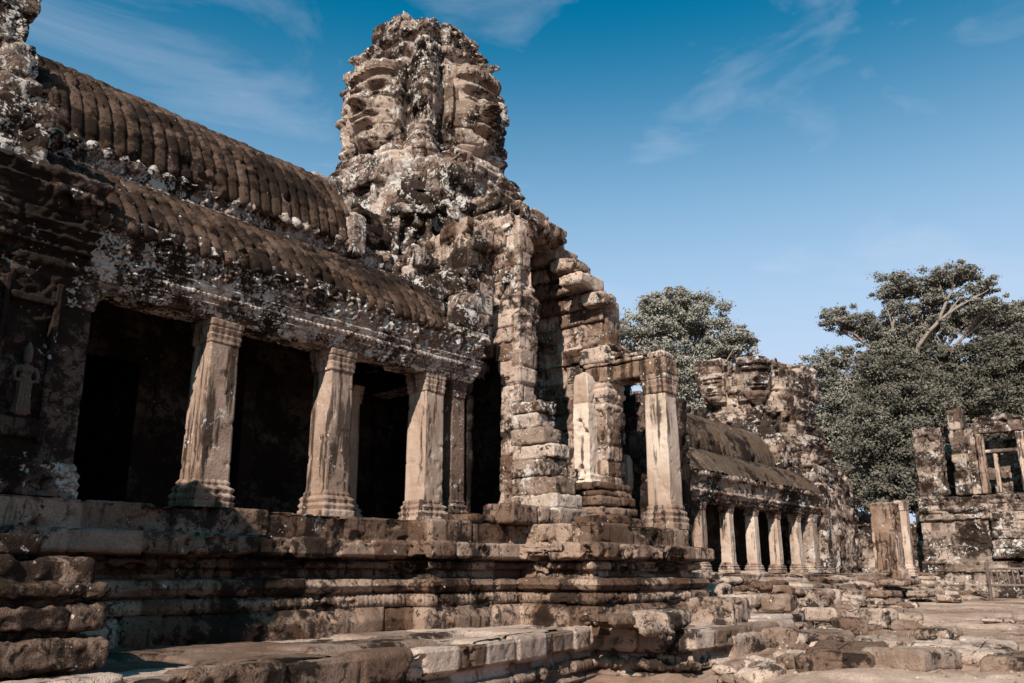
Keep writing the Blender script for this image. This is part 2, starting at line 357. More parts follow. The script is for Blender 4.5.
obj('terrace_paving', slab_top(2.2, 17, 5.3, 9, .69, .035, 6, 1.1, .75, .05, keep=lambda c: inpoly(c - np.array([0, .10, 0]), tp), sag=.035), M_terr, ter)
# lower rougher plinth block east of the portico (px 700-745)
em = thing('ruined_plinth', 'broken moulded plinth east of the tall portico pillar', 'plinth', (15, 8.3, .7))
obj('plinth_moulding', sweep([(13.8, 8.1), (15.6, 8.1), (15.7, 9.6), (17.4, 9.7), (17.6, 12)], [(a, .60 + (b - .60) * .66) for a, b in pprof[:-1]] + [(-.3, 1.6)],
    stone_disp(.26, .5, .07, .03, .06, .5, 21, pits=.14), .035, .025), M_plinth, em)
obj('plinth_top', slab_top(13.7, 17.4, 8.1, 13, 1.56, .06, 8, 1, .7, .08, sag=.12, keep=lambda c: inpoly(c, np.array([(13.7, 8.15), (15.55, 8.15), (15.65, 9.7), (17.4, 9.8), (17.5, 13), (13.7, 13)]))), M_terr, em)

# ------------------------------------------------------------------ pillars
def pillar_meshes(w, h, key):
    h2 = w / 2; bh, chh = h * .15, h * .125
    sq = [(-h2, -h2), (h2, -h2), (h2, h2), (-h2, h2)]
    sh = lambda S, T, P, O: (fbm(P * 1.0 + key * 9.7, (.25, .25, .8), 4, key) * .018 - .012 * sst(fbm(P + key * 5, .12, 3, key + 4), .14, .20), .5 + fbm(P, .8, 3, key) * .9)
    shaft = sweep(sq, [(0, bh - .01), (-.004, h * .5), (-.012, h - chh + .01)], sh, .022, closed=True)
    b = [(.06, 0), (.065, bh * .22), (.045, bh * .26), (.055, bh * .36), (.065, bh * .42), (.045, bh * .5), (.035, bh * .53), (.045, bh * .62), (.055, bh * .68), (.03, bh * .76), (.01, bh * .8), (.02, bh * .9), (0, bh), (-.05, bh + .004)]
    c = [(-.05, -.004), (0, 0), (.008, chh * .08), (.002, chh * .16), (.012, chh * .28), (.018, chh * .36), (.004, chh * .42), (.018, chh * .56), (.026, chh * .66), (.012, chh * .70), (.028, chh * .78), (.032, chh), (-.1, chh + .003)]
    er = lambda S, T, P, O: (fbm(P + key * 7, .13, 3, key) * .035 + fbm(P + key * 3, .35, 2, key) * .04 + .008 * np.abs(np.sin(S * 40)), .5 + fbm(P, .5, 3, key) * .9)
    base = sweep(sq, b, er, .018, .012, closed=True); cap = sweep(sq, [(a, z + h - chh) for a, z in c], er, .018, .012, closed=True)
    return shaft, base, cap
def pillar(x, y, z, w, h, mat, parent, key, capmat=None, rz=0):
    s, b, c = pillar_meshes(w, h, key); o = ORI[parent]; l = (x - o[0], y - o[1], z - o[2])
    p = obj('pillar', s, mat, parent, True, loc=l); p.rotation_euler.z = rz
    for nm, gm in (('pillar_base', b), ('pillar_capital', c)):
        q = obj(nm, gm, capmat or mat, p, True)
    return p

# ------------------------------------------------------------------ near gallery
gal = thing('temple_gallery', 'long colonnaded gallery with double ribbed stone roof, nearest on the left', 'gallery', (7, 10, FL))
PX = [(5.66, M_pillar, 3), (7.49, M_pillar, 5), (9.32, M_pale, 8)]
for x, m, k in PX: pillar(x, 9.22, FL, .40, 2.24, m, gal, k, M_pillar)
q = pillar(9.93, 9.24, FL + .05, .30, 2.2, M_fleck, gal, 11); q['label'] = 'narrow flecked dark pilaster ending the colonnade'
q = pillar(3.86, 9.2, FL, .36, 2.28, M_dark, gal, 13, M_orn)
pillar(8.98, 10.55, FL, .20, 2.2, M_pale, gal, 14)
pillar(7.15, 10.75, FL, .22, 2.2, M_int_shade, gal, 15)
GX0, GX1 = 3.3, 10.15
eprof = [(-.42, 4.36), (-.02, 4.35), (0, 4.38), (.03, 4.42), (.01, 4.445), (.05, 4.475), (.075, 4.50), (.045, 4.53), (.08, 4.56), (.10, 4.60), (.07, 4.625), (.10, 4.67), (.125, 4.71), (.08, 4.74), (.09, 4.77), (.13, 4.95), (.19, 5.10), (.20, 5.16), (.06, 5.20)]
def ed(S, T, P, O):
    d, t = stone_disp(.5, 1.0, .012, .02, .016, .5, 14, pits=.035, bands=[(4.565, 4.62, .018, .07), (4.45, 4.52, .010, .05)])(S, T, P, O)
    z = P[..., 2]; m = sst(z, 4.76, 4.80) * sst(-z, -5.12, -5.06)
    q = (S / .30) % 1 - .5; rr = np.hypot(q * .30, (z - 4.93) * .85)
    med = .035 * (np.cos(rr * 95) * .5 + .5) * (rr < .15) + fbm(P, .07, 2, 3).clip(-.2, .3) * .12
    return d + m * med * 1.3 + m * (fbm(P, .07, 2, 5) * .05) , t
obj('entablature', sweep([(GX0, 9.0), (GX1, 9.0), (GX1, 11)], eprof, ed, .02, .014), M_orn, gal)
# lower half-vault
def arc(p0, p1, bulge, n=14):
    p0 = np.array(p0); p1 = np.array(p1); d = p1 - p0; nn = np.array((d[1], -d[0])); t = np.linspace(0, 1, n)[:, None]
    return p0 + d * t + nn * bulge * 4 * t * (1 - t) * (1 - .35 * (t - .5))
def ribs(pitch, depth, tile, seed, wob=.016):
    def f(S, T, P, O):
        s = S + fbm(P, 1.3, 2, seed) * wob * 4
        q = (s / pitch) % 1 * 2 - 1; k = np.floor(s / pitch).astype(int)
        v = T / tile + H2(k // 5, k * 0, seed) * 3; ci = np.floor(v).astype(int); fv = v - ci; r = H2(k, ci, seed)
        d = depth * (1 - np.abs(q) ** 3.4) + (1 - fv) * .026 + (r - .5) * .02 - .03 * (r > .94)
        d = d + fbm(P, .5, 3, seed) * .03 + fbm(P, .09, 2, seed) * .008 - .06 * sst(fbm(P, .35, 3, seed + 3), .15, .20)
        return d, r * .8 + .1 + fbm(P, 1, 2, 3) * .3
    return f
low = arc((.16, 5.12), (-1.62, 6.22), .13)
obj('lower_roof', sweep([(GX0, 9.0), (9.3, 9.0)], [(-.1, 5.05), (.16, 5.06)] + list(low), ribs(.175, .055, .28, 3), .0155, .022), M_roof, gal)
# frieze between the two roofs and the upper vault
uprof = [(0, 6.0), (0, 6.24), (.05, 6.28), (.03, 6.31), (.08, 6.36), (.05, 6.40), (.12, 6.45), (.09, 6.48), (.10, 6.62), (.18, 6.70), (.16, 6.76), (0, 6.78)]
def ud(S, T, P, O):
    d, t = stone_disp(.5, .45, .05, .03, .05, .4, 24, pits=.10, carve=.012, bands=[(6.36, 6.44, .02, .09)])(S, T, P, O)
    z = P[..., 2]; return d + sst(z, 6.48, 6.52) * (np.abs(np.sin(np.pi * S / .21)) - .5) * .05, t
obj('upper_frieze', sweep([(2.6, 10.68), (10.0, 10.68), (10.0, 12)], uprof, ud, .025, .018), M_orn, gal)
up = np.concatenate([[(-.4, 6.74), (.10, 6.73)], arc((.12, 6.78), (-1.35, 8.42), .15), arc((-1.38, 8.44), (-2.85, 6.9), .15)[1:]])
obj('upper_roof', sweep([(2.6, 10.68), (8.75, 10.68)], up, ribs(.19, .052, .32, 7), .017, .026), M_roof, gal)
rg = G()
for k in range(33):   # crest stones along the ridge
    x = 2.7 + k * .19; rg.add(rbox(x, x + .17, 12.0, 12.16, 8.38, 8.50 + .03 * ((k * 7) % 3), .04, .04, k, .015))
obj('ridge_crest', rg, M_roof, gal)
# gable ends of the upper roof, side of the roof toward the tower
ub_ = G(); ub_.add(rbox(9.32, 10.2, 9.35, 10.8, 5.05, 5.75, .04, .05, 3, .06, masonry=(.24, .4))); ub_.add(rbox(9.34, 10.2, 9.8, 10.9, 5.7, 6.2, .04, .05, 8, .06, masonry=(.24, .4))); obj('end_wall', ub_, M_tower, gal)
gb = G()
for k, (y0, y1, z0, z1) in enumerate([(10.48, 12.3, 6.55, 7.0), (10.62, 12.4, 7.0, 7.35), (10.85, 12.5, 7.35, 7.75), (11.15, 12.6, 7.75, 8.15), (11.6, 12.5, 8.12, 8.36)]):
    gb.add(rbox(8.72 + .03 * (k % 2), 9.02, y0, y1, z0, z1 + .02, .03, .04, 3 + k, .04))
gb.add(rbox(8.7, 8.98, 10.40, 10.66, 6.5, 7.25, .03, .05, 9, .04))
gs = G(); gs.add(rbox(8.95, 10.2, 11.2, 13, 6.5, 7.9, .05, .05, 5, .05, masonry=(.22, .4), rag=.2)); gs.add(rbox(8.95, 10.1, 10.8, 12, 6.5, 7.2, .04, .05, 6, .05, masonry=(.22, .4), rag=.2))
obj('recessed_roof', gs, M_dark, gal)
obj('roof_gable', gb, M_tower, gal)
# antefix and broken corner above the end of the colonnade
ae = G()
for k, (x, w, z0, h) in enumerate([(9.75, .5, 5.15, .38), (9.85, .42, 5.5, .35), (10.1, .4, 5.1, .5), (9.95, .35, 5.82, .35), (9.6, .3, 5.12, .25), (10.25, .5, 5.6, .6), (9.3, .45, 5.1, .3), (9.28, .4, 5.38, .3), (9.35, .35, 5.64, .25), (9.5, .5, 5.8, .35)]):
    ae.add(rbox(x, x + w, 8.85 + .05 * k, 9.5 + .1 * k, z0, z0 + h, .03, .06, 40 + k, .05))
obj('corner_antefix', ae, M_tower, gal)
# interior
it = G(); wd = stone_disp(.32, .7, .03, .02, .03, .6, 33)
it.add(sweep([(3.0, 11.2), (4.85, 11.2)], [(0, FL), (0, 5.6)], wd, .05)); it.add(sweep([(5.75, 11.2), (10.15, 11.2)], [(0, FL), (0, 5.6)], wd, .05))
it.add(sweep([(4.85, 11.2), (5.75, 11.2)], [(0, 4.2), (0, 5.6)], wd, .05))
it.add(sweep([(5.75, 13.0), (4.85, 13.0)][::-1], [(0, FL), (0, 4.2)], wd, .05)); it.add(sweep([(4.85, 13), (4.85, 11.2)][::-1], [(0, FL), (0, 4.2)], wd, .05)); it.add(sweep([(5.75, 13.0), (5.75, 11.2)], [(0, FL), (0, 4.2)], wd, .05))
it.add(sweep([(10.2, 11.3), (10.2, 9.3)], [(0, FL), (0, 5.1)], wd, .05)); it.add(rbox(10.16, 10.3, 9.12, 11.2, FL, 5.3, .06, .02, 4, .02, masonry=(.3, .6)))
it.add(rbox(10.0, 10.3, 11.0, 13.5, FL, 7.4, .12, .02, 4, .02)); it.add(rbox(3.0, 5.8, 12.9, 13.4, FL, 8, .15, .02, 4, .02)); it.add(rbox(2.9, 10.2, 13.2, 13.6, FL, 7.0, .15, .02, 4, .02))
obj('inner_wall', it, M_int_shade, gal)
cl = G(); cl.add(rbox(3.0, 10.1, 9.25, 11.2, 4.9, 5.05, .12, .02, 4, .02)); obj('stone_ceiling', cl, M_int_shade, gal)
# turned window bars inside the doorway
zz = np.linspace(3.3, 4.2, 60); rr = .04 + .014 * np.sin(zz * 42) * (np.abs(np.sin(zz * 7)) > .3)
obj('window_bar', tube(np.stack([zz * 0 + 5.70, zz * 0 + 10.6, zz], 1), rr, 12), M_dark, gal)

# ------------------------------------------------------------------ left pavilion (its east end is in view)
pav = thing('corner_pavilion', 'dark carved stone pavilion at the left end of the gallery', 'pavilion', (1.5, 10, FL))
pvd = stone_disp(.45, .9, .015, .02, .03, .6, 51, carve=.02, pits=.05)
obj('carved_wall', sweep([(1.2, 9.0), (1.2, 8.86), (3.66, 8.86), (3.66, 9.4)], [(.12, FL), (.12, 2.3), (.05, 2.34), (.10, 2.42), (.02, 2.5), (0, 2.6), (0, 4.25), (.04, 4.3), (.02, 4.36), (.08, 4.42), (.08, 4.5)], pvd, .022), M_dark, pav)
fr = G()
for x0, x1 in ((2.45, 2.52), (3.08, 3.13), (3.56, 3.62)):
    fr.add(rbox(x0, x1, 8.80, 8.9, 2.62, 4.25, .02, .01, 4, .012))
fr.add(rbox(3.14, 3.55, 8.79, 8.9, 4.0, 4.08, .02, .01, 4, .012)); fr.add(rbox(3.14, 3.55, 8.76, 8.9, 2.66, 2.86, .02, .02, 4, .012))
obj('carved_frame', fr, M_dark, pav)
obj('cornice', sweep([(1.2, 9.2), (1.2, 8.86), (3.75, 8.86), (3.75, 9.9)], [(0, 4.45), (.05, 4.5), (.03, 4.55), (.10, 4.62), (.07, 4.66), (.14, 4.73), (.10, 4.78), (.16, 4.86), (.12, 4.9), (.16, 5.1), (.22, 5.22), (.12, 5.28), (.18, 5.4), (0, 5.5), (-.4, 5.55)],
    stone_disp(.5, .6, .03, .03, .04, .4, 53, carve=.016, pits=.09, bands=[(4.6, 4.66, .015, .07)]), .022, .018), M_dark, pav)
pu = G()
pu.add(rbox(.8, 3.35, 8.95, 13.5, 5.3, 6.4, .04, .04, 3, .06, masonry=(.3, .5), rag=.3)); pu.add(rbox(.8, 3.4, 9.7, 13.5, 6.2, 7.3, .04, .04, 6, .06, masonry=(.3, .45), rag=.3))
pu.add(rbox(.8, 3.45, 10.5, 13.4, 7.1, 8.1, .04, .04, 8, .06, masonry=(.3, .45), rag=.2)); pu.add(rbox(.8, 3.62, 11.3, 13.2, 8.0, 8.75, .04, .06, 12, .08, masonry=(.28, .45)))
pu.add(rbox(3.2, 3.86, 11.4, 12.6, 8.7, 9.08, .04, .04, 14, .04)); pu.add(rbox(.8, 3.45, 11.3, 12.8, 8.7, 9.35, .04, .06, 15, .08, masonry=(.25, .4)))
obj('stepped_roof', pu, M_orn, pav)
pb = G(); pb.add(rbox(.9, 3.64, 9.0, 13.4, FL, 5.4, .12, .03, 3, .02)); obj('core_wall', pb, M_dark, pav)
# added mass out of view, shaped to shade the plinth and lower left facade
smass = G(); smass.add(rbox(-1.6, 1.6, 6.8, 11.5, .0, 5.3, .10, .05, 3, .04, masonry=(.35, .7)))
obj('added_shade_mass', smass, M_dark, pav)
# carved female figure in relief
def remesh(name, parts, mat, parent, loc, vox=.008, rz=0, scl=1):
    me = bpy.data.meshes.new(name); V = []; F = []; n = 0
    for v, f in parts: V += [tuple(a) for a in v]; F += [tuple(int(i) + n for i in a) for a in f]; n = len(V)
    me.from_pydata(V, [], F); o = bpy.data.objects.new(name, me); COL.objects.link(o)
    md = o.modifiers.new('r', 'REMESH'); md.mode = 'VOXEL'; md.voxel_size = vox
    ms = o.modifiers.new('s', 'SMOOTH'); ms.iterations = 3
    dg = bpy.context.evaluated_depsgraph_get(); m2 = bpy.data.meshes.new_from_object(o.evaluated_get(dg)); o.modifiers.clear(); o.data = m2; m2.name = name
    a = m2.attributes.new('tint', 'FLOAT', 'POINT'); a.data.foreach_set('value', np.full(len(m2.vertices), .8, np.float32))
    m2.materials.clear(); m2.materials.append(mat); m2.polygons.foreach_set('use_smooth', np.ones(len(m2.polygons), bool))
    if parent: o.parent = parent
    o.location = loc; o.rotation_euler.z = rz; o.scale = (scl,) * 3; return o
def lathe(prof, sx=1, sy=1, c=(0, 0, 0), n=20):
    prof = np.array(prof, float); P = np.empty((n, len(prof), 3))
    for k in range(n):
        w = 2 * math.pi * k / n; P[k, :, 0] = c[0] + prof[:, 0] * math.cos(w) * sx; P[k, :, 1] = c[1] + prof[:, 0] * math.sin(w) * sy; P[k, :, 2] = c[2] + prof[:, 1]
    F = grid_faces(n, len(prof), True); V = P.reshape(-1, 3); m = len(prof)
    V = np.vstack([V, [[c[0], c[1], c[2] + prof[0, 1]], [c[0], c[1], c[2] + prof[-1, 1]]]]); nb = len(V)
    F = [tuple(f) for f in F] + [(nb - 2, ((k + 1) % n) * m, k * m) for k in range(n)] + [(nb - 1, k * m + m - 1, ((k + 1) % n) * m + m - 1) for k in range(n)]
    return V, F
def capt(pts, rad, n=10):
    V, F, _ = tube(pts, rad, n); m = len(pts); V = np.vstack([V, [pts[0], pts[-1]]]); nb = len(V)
    F = [tuple(f) for f in F] + [(nb - 2, k * m, ((k + 1) % n) * m) for k in range(n)] + [(nb - 1, ((k + 1) % n) * m + m - 1, k * m + m - 1) for k in range(n)]
    return V, F
body = [lathe([(.02, .60), (.045, .61), (.052, .66), (.05, .70), (.03, .735), (.01, .745)], .9, 1), # head
    lathe([(.024, .555), (.024, .61)]), lathe([(.02, .40), (.075, .41), (.062, .45), (.075, .51), (.095, .55), (.05, .575), (.02, .58)], 1, .55),
    lathe([(.02, .40), (.085, .40), (.09, .36), (.075, .25), (.085, .12), (.115, .03), (.11, .02), (.02, .02)], 1, .6),
    lathe([(.03, 0), (.075, 0), (.06, .03), (.03, .03)], 1, .7, (0, -.01, 0)),
    lathe([(.005, .70), (.058, .71), (.05, .74), (.055, .76), (.03, .79), (.03, .81), (.012, .84), (.005, .85)], .9, .9),
    capt([(-.09, 0, .55), (-.125, -.01, .47), (-.115, -.02, .40), (-.06, -.05, .385)], [.028, .024, .022, .018]), capt([(.09, 0, .55), (.13, -.01, .47), (.12, -.02, .40), (.07, -.05, .385)], [.028, .024, .022, .018]),
    lathe([(.002, -.03), (.025, -.02), (.032, 0), (.025, .02), (.002, .03)], 1, 1, (-.036, -.035, .50)), lathe([(.002, -.03), (.025, -.02), (.032, 0), (.025, .02), (.002, .03)], 1, 1, (.036, -.035, .50)),
    capt([(-.14, -.05, .385), (.14, -.05, .385)], [.014, .014]),
    lathe([(.002, -.012), (.01, 0), (.002, .02)], 1, 1, (0, -.052, .665)), lathe([(.002, -.006), (.016, 0), (.002, .006)], 1, .5, (0, -.047, .637))]
body += [capt([(x, -.045, .37), (x * 1.2, -.05, .2), (x * 1.35, -.06, .05)], [.012, .012, .014]) for x in (-.05, -.018, .018, .05)]
dv = remesh('relief_figure', body, M_dark2, pav, tuple(np.array((3.36, 8.76, 2.86)) - ORI[pav]), .009, scl=.86)
dv['label'] = 'carved standing woman in long skirt and tall crown'

# ------------------------------------------------------------------ moulded stair flank at lower left
fk = thing('stair_flank', 'stepped carved stone flank rising at the lower left corner', 'stair flank', (2.2, 6.8, .5))
def fkd(seed, carve): return stone_disp(.5, .9, .02, .02, .015, .5, seed, carve=carve * .6, pits=.04)
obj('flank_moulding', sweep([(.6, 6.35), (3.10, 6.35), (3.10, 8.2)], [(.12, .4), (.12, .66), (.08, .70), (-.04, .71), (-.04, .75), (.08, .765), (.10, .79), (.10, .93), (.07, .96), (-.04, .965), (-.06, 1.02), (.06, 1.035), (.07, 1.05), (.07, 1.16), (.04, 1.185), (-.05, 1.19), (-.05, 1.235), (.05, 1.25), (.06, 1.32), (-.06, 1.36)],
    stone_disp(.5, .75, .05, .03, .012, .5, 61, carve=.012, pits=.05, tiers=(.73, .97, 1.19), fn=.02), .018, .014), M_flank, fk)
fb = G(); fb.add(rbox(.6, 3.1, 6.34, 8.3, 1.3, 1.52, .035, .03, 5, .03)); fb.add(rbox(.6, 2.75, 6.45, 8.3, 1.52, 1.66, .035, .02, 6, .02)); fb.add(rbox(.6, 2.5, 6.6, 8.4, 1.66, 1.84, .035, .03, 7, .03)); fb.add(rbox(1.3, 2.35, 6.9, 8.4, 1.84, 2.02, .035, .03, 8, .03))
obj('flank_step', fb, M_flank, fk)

# ------------------------------------------------------------------ central face tower
TC = np.array((12.15, 12.3))
tw = thing('face_tower', 'tall central tower of weathered stone with giant smiling faces', 'tower', (TC[0], TC[1], FL))
def shape(th, p=5): 
    c, s = np.abs(np.cos(th)), np.abs(np.sin(th)); return (c ** p + s ** p) ** (-1 / p)
RP = np.array([(4.8, 2.45), (6.2, 2.4), (7.4, 2.2), (8.0, 2.05), (8.5, 1.98), (8.6, 1.85), (9.1, 1.97), (9.35, 1.90), (9.6, 1.80), (9.75, 1.66), (9.9, 1.52), (10.3, 1.50), (11.0, 1.52), (11.6, 1.50), (11.95, 1.42), (11.98, 1.48), (12.15, 1.44), (12.18, 1.30), (12.36, 1.28), (12.39, 1.34), (12.56, 1.30), (12.6, 1.18), (12.8, 1.14), (12.83, 1.04), (13.0, .98), (13.03, .82), (13.18, .74), (13.22, .4), (13.24, .0)])
RP[:, 1] *= .965
def tower_r(th, z, RP, k=1):
    r = np.interp(z, RP[:, 0], RP[:, 1]); sh = shape(th, 4.2)
    rib = .20 * np.exp(-((np.mod(th, math.pi / 2) - math.pi / 4) / .11) ** 2) - .14 * (np.exp(-((np.mod(th, math.pi / 2) - math.pi / 4 - .22) / .07) ** 2) + np.exp(-((np.mod(th, math.pi / 2) - math.pi / 4 + .22) / .07) ** 2))
    return r * (1 + (sh - 1) * .62) + k * rib * sst(z, 9.0, 9.6) * sst(-z, -13.3, -12.6)
def tower_body(C, RP, z0, z1, res, seed, sc=1.0, bmp=1.0):
    nz = int((z1 - z0) / res); nt = int(2 * math.pi * 1.9 / res); th = np.linspace(0, 2 * math.pi, nt, endpoint=False); z = np.linspace(z0, z1, nz)
    TH, Z = np.meshgrid(th, z, indexing='ij'); R = tower_r(TH, Z, RP); P = np.stack([R * np.cos(TH), R * np.sin(TH), Z], -1)
    r, r2, dj = blocks(TH * 1.8, Z, .27, .36, seed); q, q2, dq = blocks(TH * 1.8 + 3, Z, .55, .9, seed + 1)
    d = (r - .5) * .11 + (q - .5) * .08 - .06 * np.exp(-(dj / .016) ** 2)
    d += fbm(P, .9, 4, seed) * .16 + fbm(P, .16, 3, seed + 3) * .07 - .20 * sst(fbm(P, .5, 4, seed + 6), .10, .15)
    fa = np.abs(np.mod(TH + math.pi / 4, math.pi / 2) - math.pi / 4); fm = sst(-fa, -.62, -.5) * sst(Z, 9.6, 9.8) * sst(-Z, -12.1, -11.9); d = d * (1 - fm * .8) - fm * .15
    tier = np.abs(((Z / .78) % 1) - .5) * 2; d += (sst(tier, .75, .95) * .07)
    d = d * sst(-Z, -z1, -z1 + .15) * bmp; P[..., :2] *= (1 + (d / np.maximum(R, .2))[..., None])
    P[..., 2] += fbm(P, (.5, .5, 9), 2, seed) * .5 * sst(Z, z1 - 1.2, z1 - .1) 
    P = P * sc; P[..., 0] += C[0]; P[..., 1] += C[1]
    return P.reshape(-1, 3), grid_faces(nt, nz, True), (r2 * .8 + .1 + fbm(P, 1.2, 2, 3) * .3).reshape(-1)
obj('tower_body', tower_body(TC, RP, 4.8, 13.24, .03, 70), M_tower, tw)
def face_patch(C, ang, RP, zc, hw=.92, hh=1.12, res=.018, sc=1.0, seed=0, dz=0.):
    u = np.arange(-hw, hw + res, res); v = np.arange(-hh, hh + res, res); Uu, Vv = np.meshgrid(u, v, indexing='ij')
    x = Uu / .78; y = Vv  # face coords
    g = lambda cx, cy, sx, sy: np.exp(-((x - cx) / sx) ** 2 - ((y - cy) / sy) ** 2)
    d = .34 * np.sqrt(np.clip(1 - (x / 1.0) ** 2 - (np.where(y < 0, y / 1.08, y / 1.2)) ** 2, 0, 1))      # egg of the head
    ax = np.abs(x)
    gg = lambda cx, cy, sx, sy: np.exp(-((ax - cx) / sx) ** 2 - ((y - cy) / sy) ** 2)
    nose = np.exp(-(x / (.085 + .10 * sst(-y, -.30, .12))) ** 2) * sst(-y, -.40, .05) * sst(y, -.17, -.07); d += .36 * nose * (.55 + .45 * sst(-y, -.3, .1))
    d += .13 * gg(.16, -.10, .08, .075)                                               # nostrils
    d += .11 * gg(.42, -.12, .26, .26)                                                 # cheeks
    brow = np.exp(-((y - .40 + .22 * (ax - .35) ** 2) / .075) ** 2) * sst(-ax, -.85, -.6); d += .12 * brow
    d -= .20 * gg(.34, .22, .26, .14)                                                 # sockets
    d += .13 * gg(.34, .19, .20, .075) ; d -= .05 * np.exp(-((y - .13 + .12 * (ax - .34) ** 2) / .022) ** 2) * (np.abs(ax - .34) < .24)
    my = y + .40 - .16 * ax ** 2                                                         # smiling mouth
    d += .14 * np.exp(-((my - .065) / .055) ** 2) * sst(-ax, -.50, -.30) + .15 * np.exp(-((my + .075) / .065) ** 2) * sst(-ax, -.42, -.22)
    d -= .12 * np.exp(-(my / .022) ** 2) * sst(-ax, -.52, -.40)
    d -= .07 * np.exp(-((my + .20) / .06) ** 2) * sst(-ax, -.4, -.2); d += .13 * g(0, -.76, .28, .15)      # chin
    d += .16 * sst(y, .58, .64) * sst(-y, -.82, -.78) * sst(-ax, -.92, -.8) + .03 * (y > .62) * (y < .8) * np.abs(np.sin(x * 22))      # diadem
    d += .10 * sst(y, .80, .84) * (np.abs(np.sin(x * 9)) * .6 + .4) * sst(-ax, -.85, -.7)
    ear = np.exp(-((ax - .98) / .09) ** 2) * sst(y, -.62, -.5) * sst(-y, -.5, -.35); d += .22 * ear
    edge = np.minimum(sst(hw - np.abs(Uu), 0, .14), sst(hh - np.abs(Vv), 0, .14))
    z = zc + Vv; th = ang + Uu / 1.66; R = tower_r(th, z, RP, 0)
    R = R * 0 + 1.46 if RP is not None and len(RP) > 2 else R
    P0 = np.stack([R * np.cos(th), R * np.sin(th), z], -1)
    r, r2, dj = blocks(Uu, z, .30, .48, 80 + seed); e = (r - .5) * .03 - .035 * np.exp(-(dj / .014) ** 2) + fbm(P0, .2, 3, seed) * .045 - .035 * sst(fbm(P0, .3, 3, seed + 5), .10, .15) + fbm(P0, .8, 2, seed) * .05
    tot = R - .02 + dz + d * 1.05 + e; tot = R * .8 + (tot - R * .8) * edge
    P = np.stack([tot * np.cos(th), tot * np.sin(th), z], -1) * sc; P[..., 0] += C[0]; P[..., 1] += C[1]
    return P.reshape(-1, 3), grid_faces(len(u), len(v)), (r2 * .7 + .2 + fbm(P, 1, 2, 3) * .3).reshape(-1)
obj('stone_face', face_patch(TC, math.pi, RP, 10.75, seed=1), M_face, tw, label='giant stone face on the left side of the tower')
obj('stone_face', face_patch(TC, -math.pi / 2, RP, 10.75, seed=4), M_face, tw, label='giant stone face on the right side of the tower')
tt = G()
for k, (x, y, w, z0, z1) in enumerate([(-.42, .38, .9, 12.9, 13.4), (-.40, .38, .55, 13.36, 13.66), (.45, -.5, .75, 12.8, 13.16), (.1, .0, .6, 13.0, 13.25)]):
    tt.add(rbox(TC[0] + x - w / 2, TC[0] + x + w / 2, TC[1] + y - w / 2, TC[1] + y + w / 2, z0, z1, .03, .10, 500 + k, .07, masonry=(.2, .3)))
obj('tower_crest', tt, M_tower, tw)
# false-window niches at the tower foot
def niche(x, y, z, w, h, ang, seed):
    g = G(); c, s = math.cos(ang), math.sin(ang)
    def add(u0, u1, v0, v1, z0, z1, k):
        V, F, T = rbox(u0, u1, v0, v1, z0, z1, .03, .03, seed + k, .03); V2 = V.copy(); V2[:, 0] = x + V[:, 0] * c - V[:, 1] * s; V2[:, 1] = y + V[:, 0] * s + V[:, 1] * c; g.add((V2, F, T))
    add(-w / 2, w / 2, 0, .5, z, z + h * .14, 1); add(-w / 2, -w / 2 + .13, .03, .5, z + h * .13, z + h * .55, 2); add(w / 2 - .13, w / 2, .03, .5, z + h * .13, z + h * .55, 3)
    add(-w / 2 + .1, w / 2 - .1, .22, .5, z + h * .1, z + h * .55, 4); add(-w / 2 - .04, w / 2 + .04, -.04, .5, z + h * .54, z + h * .64, 5)
    add(-w * .42, w * .42, 0, .45, z + h * .63, z + h * .78, 6); add(-w * .32, w * .32, .02, .42, z + h * .77, z + h * .9, 7); add(-w * .17, w * .17, .04, .4, z + h * .89, z + h, 8)
    return g
obj('corner_niche', niche(10.0, 10.35, 6.55, .72, 2.0, -math.radians(45), 5), M_tower, tw)
obj('corner_niche', niche(10.15, 12.0, 7.9, .8, 1.5, -math.radians(90), 7), M_tower, tw)
obj('corner_niche', niche(11.1, 10.25, 6.9, .75, 2.0, 0, 9), M_tower, tw)
# body between gallery and doorway
tb = G()
tb.add(rbox(9.7, 11.2, 10.0, 12.2, 4.9, 6.9, .035, .08, 3, .10, masonry=(.28, .45), rag=.5)); tb.add(rbox(10.05, 11.2, 10.35, 14, 6.6, 8.0, .035, .08, 5, .10, masonry=(.28, .42), rag=.7))
tb.add(rbox(10.5, 11.4, 9.9, 12, 7.3, 8.75, .035, .08, 6, .12, masonry=(.28, .42), rag=.9)); tb.add(rbox(9.9, 10.7, 9.5, 11, 5.1, 6.0, .035, .08, 8, .08, masonry=(.28, .42), rag=.5))
obj('stepped_base', tb, M_tower, tw)

# ------------------------------------------------------------------ ruined vaulted doorway
dw = thing('ruined_doorway', 'tall broken vaulted doorway of stacked blocks below the tower', 'doorway', (12.3, 9.3, FL))
wl = G(); mw = stone_disp(.30, .36, .05, .045, .03, .5, 91, pits=.06)
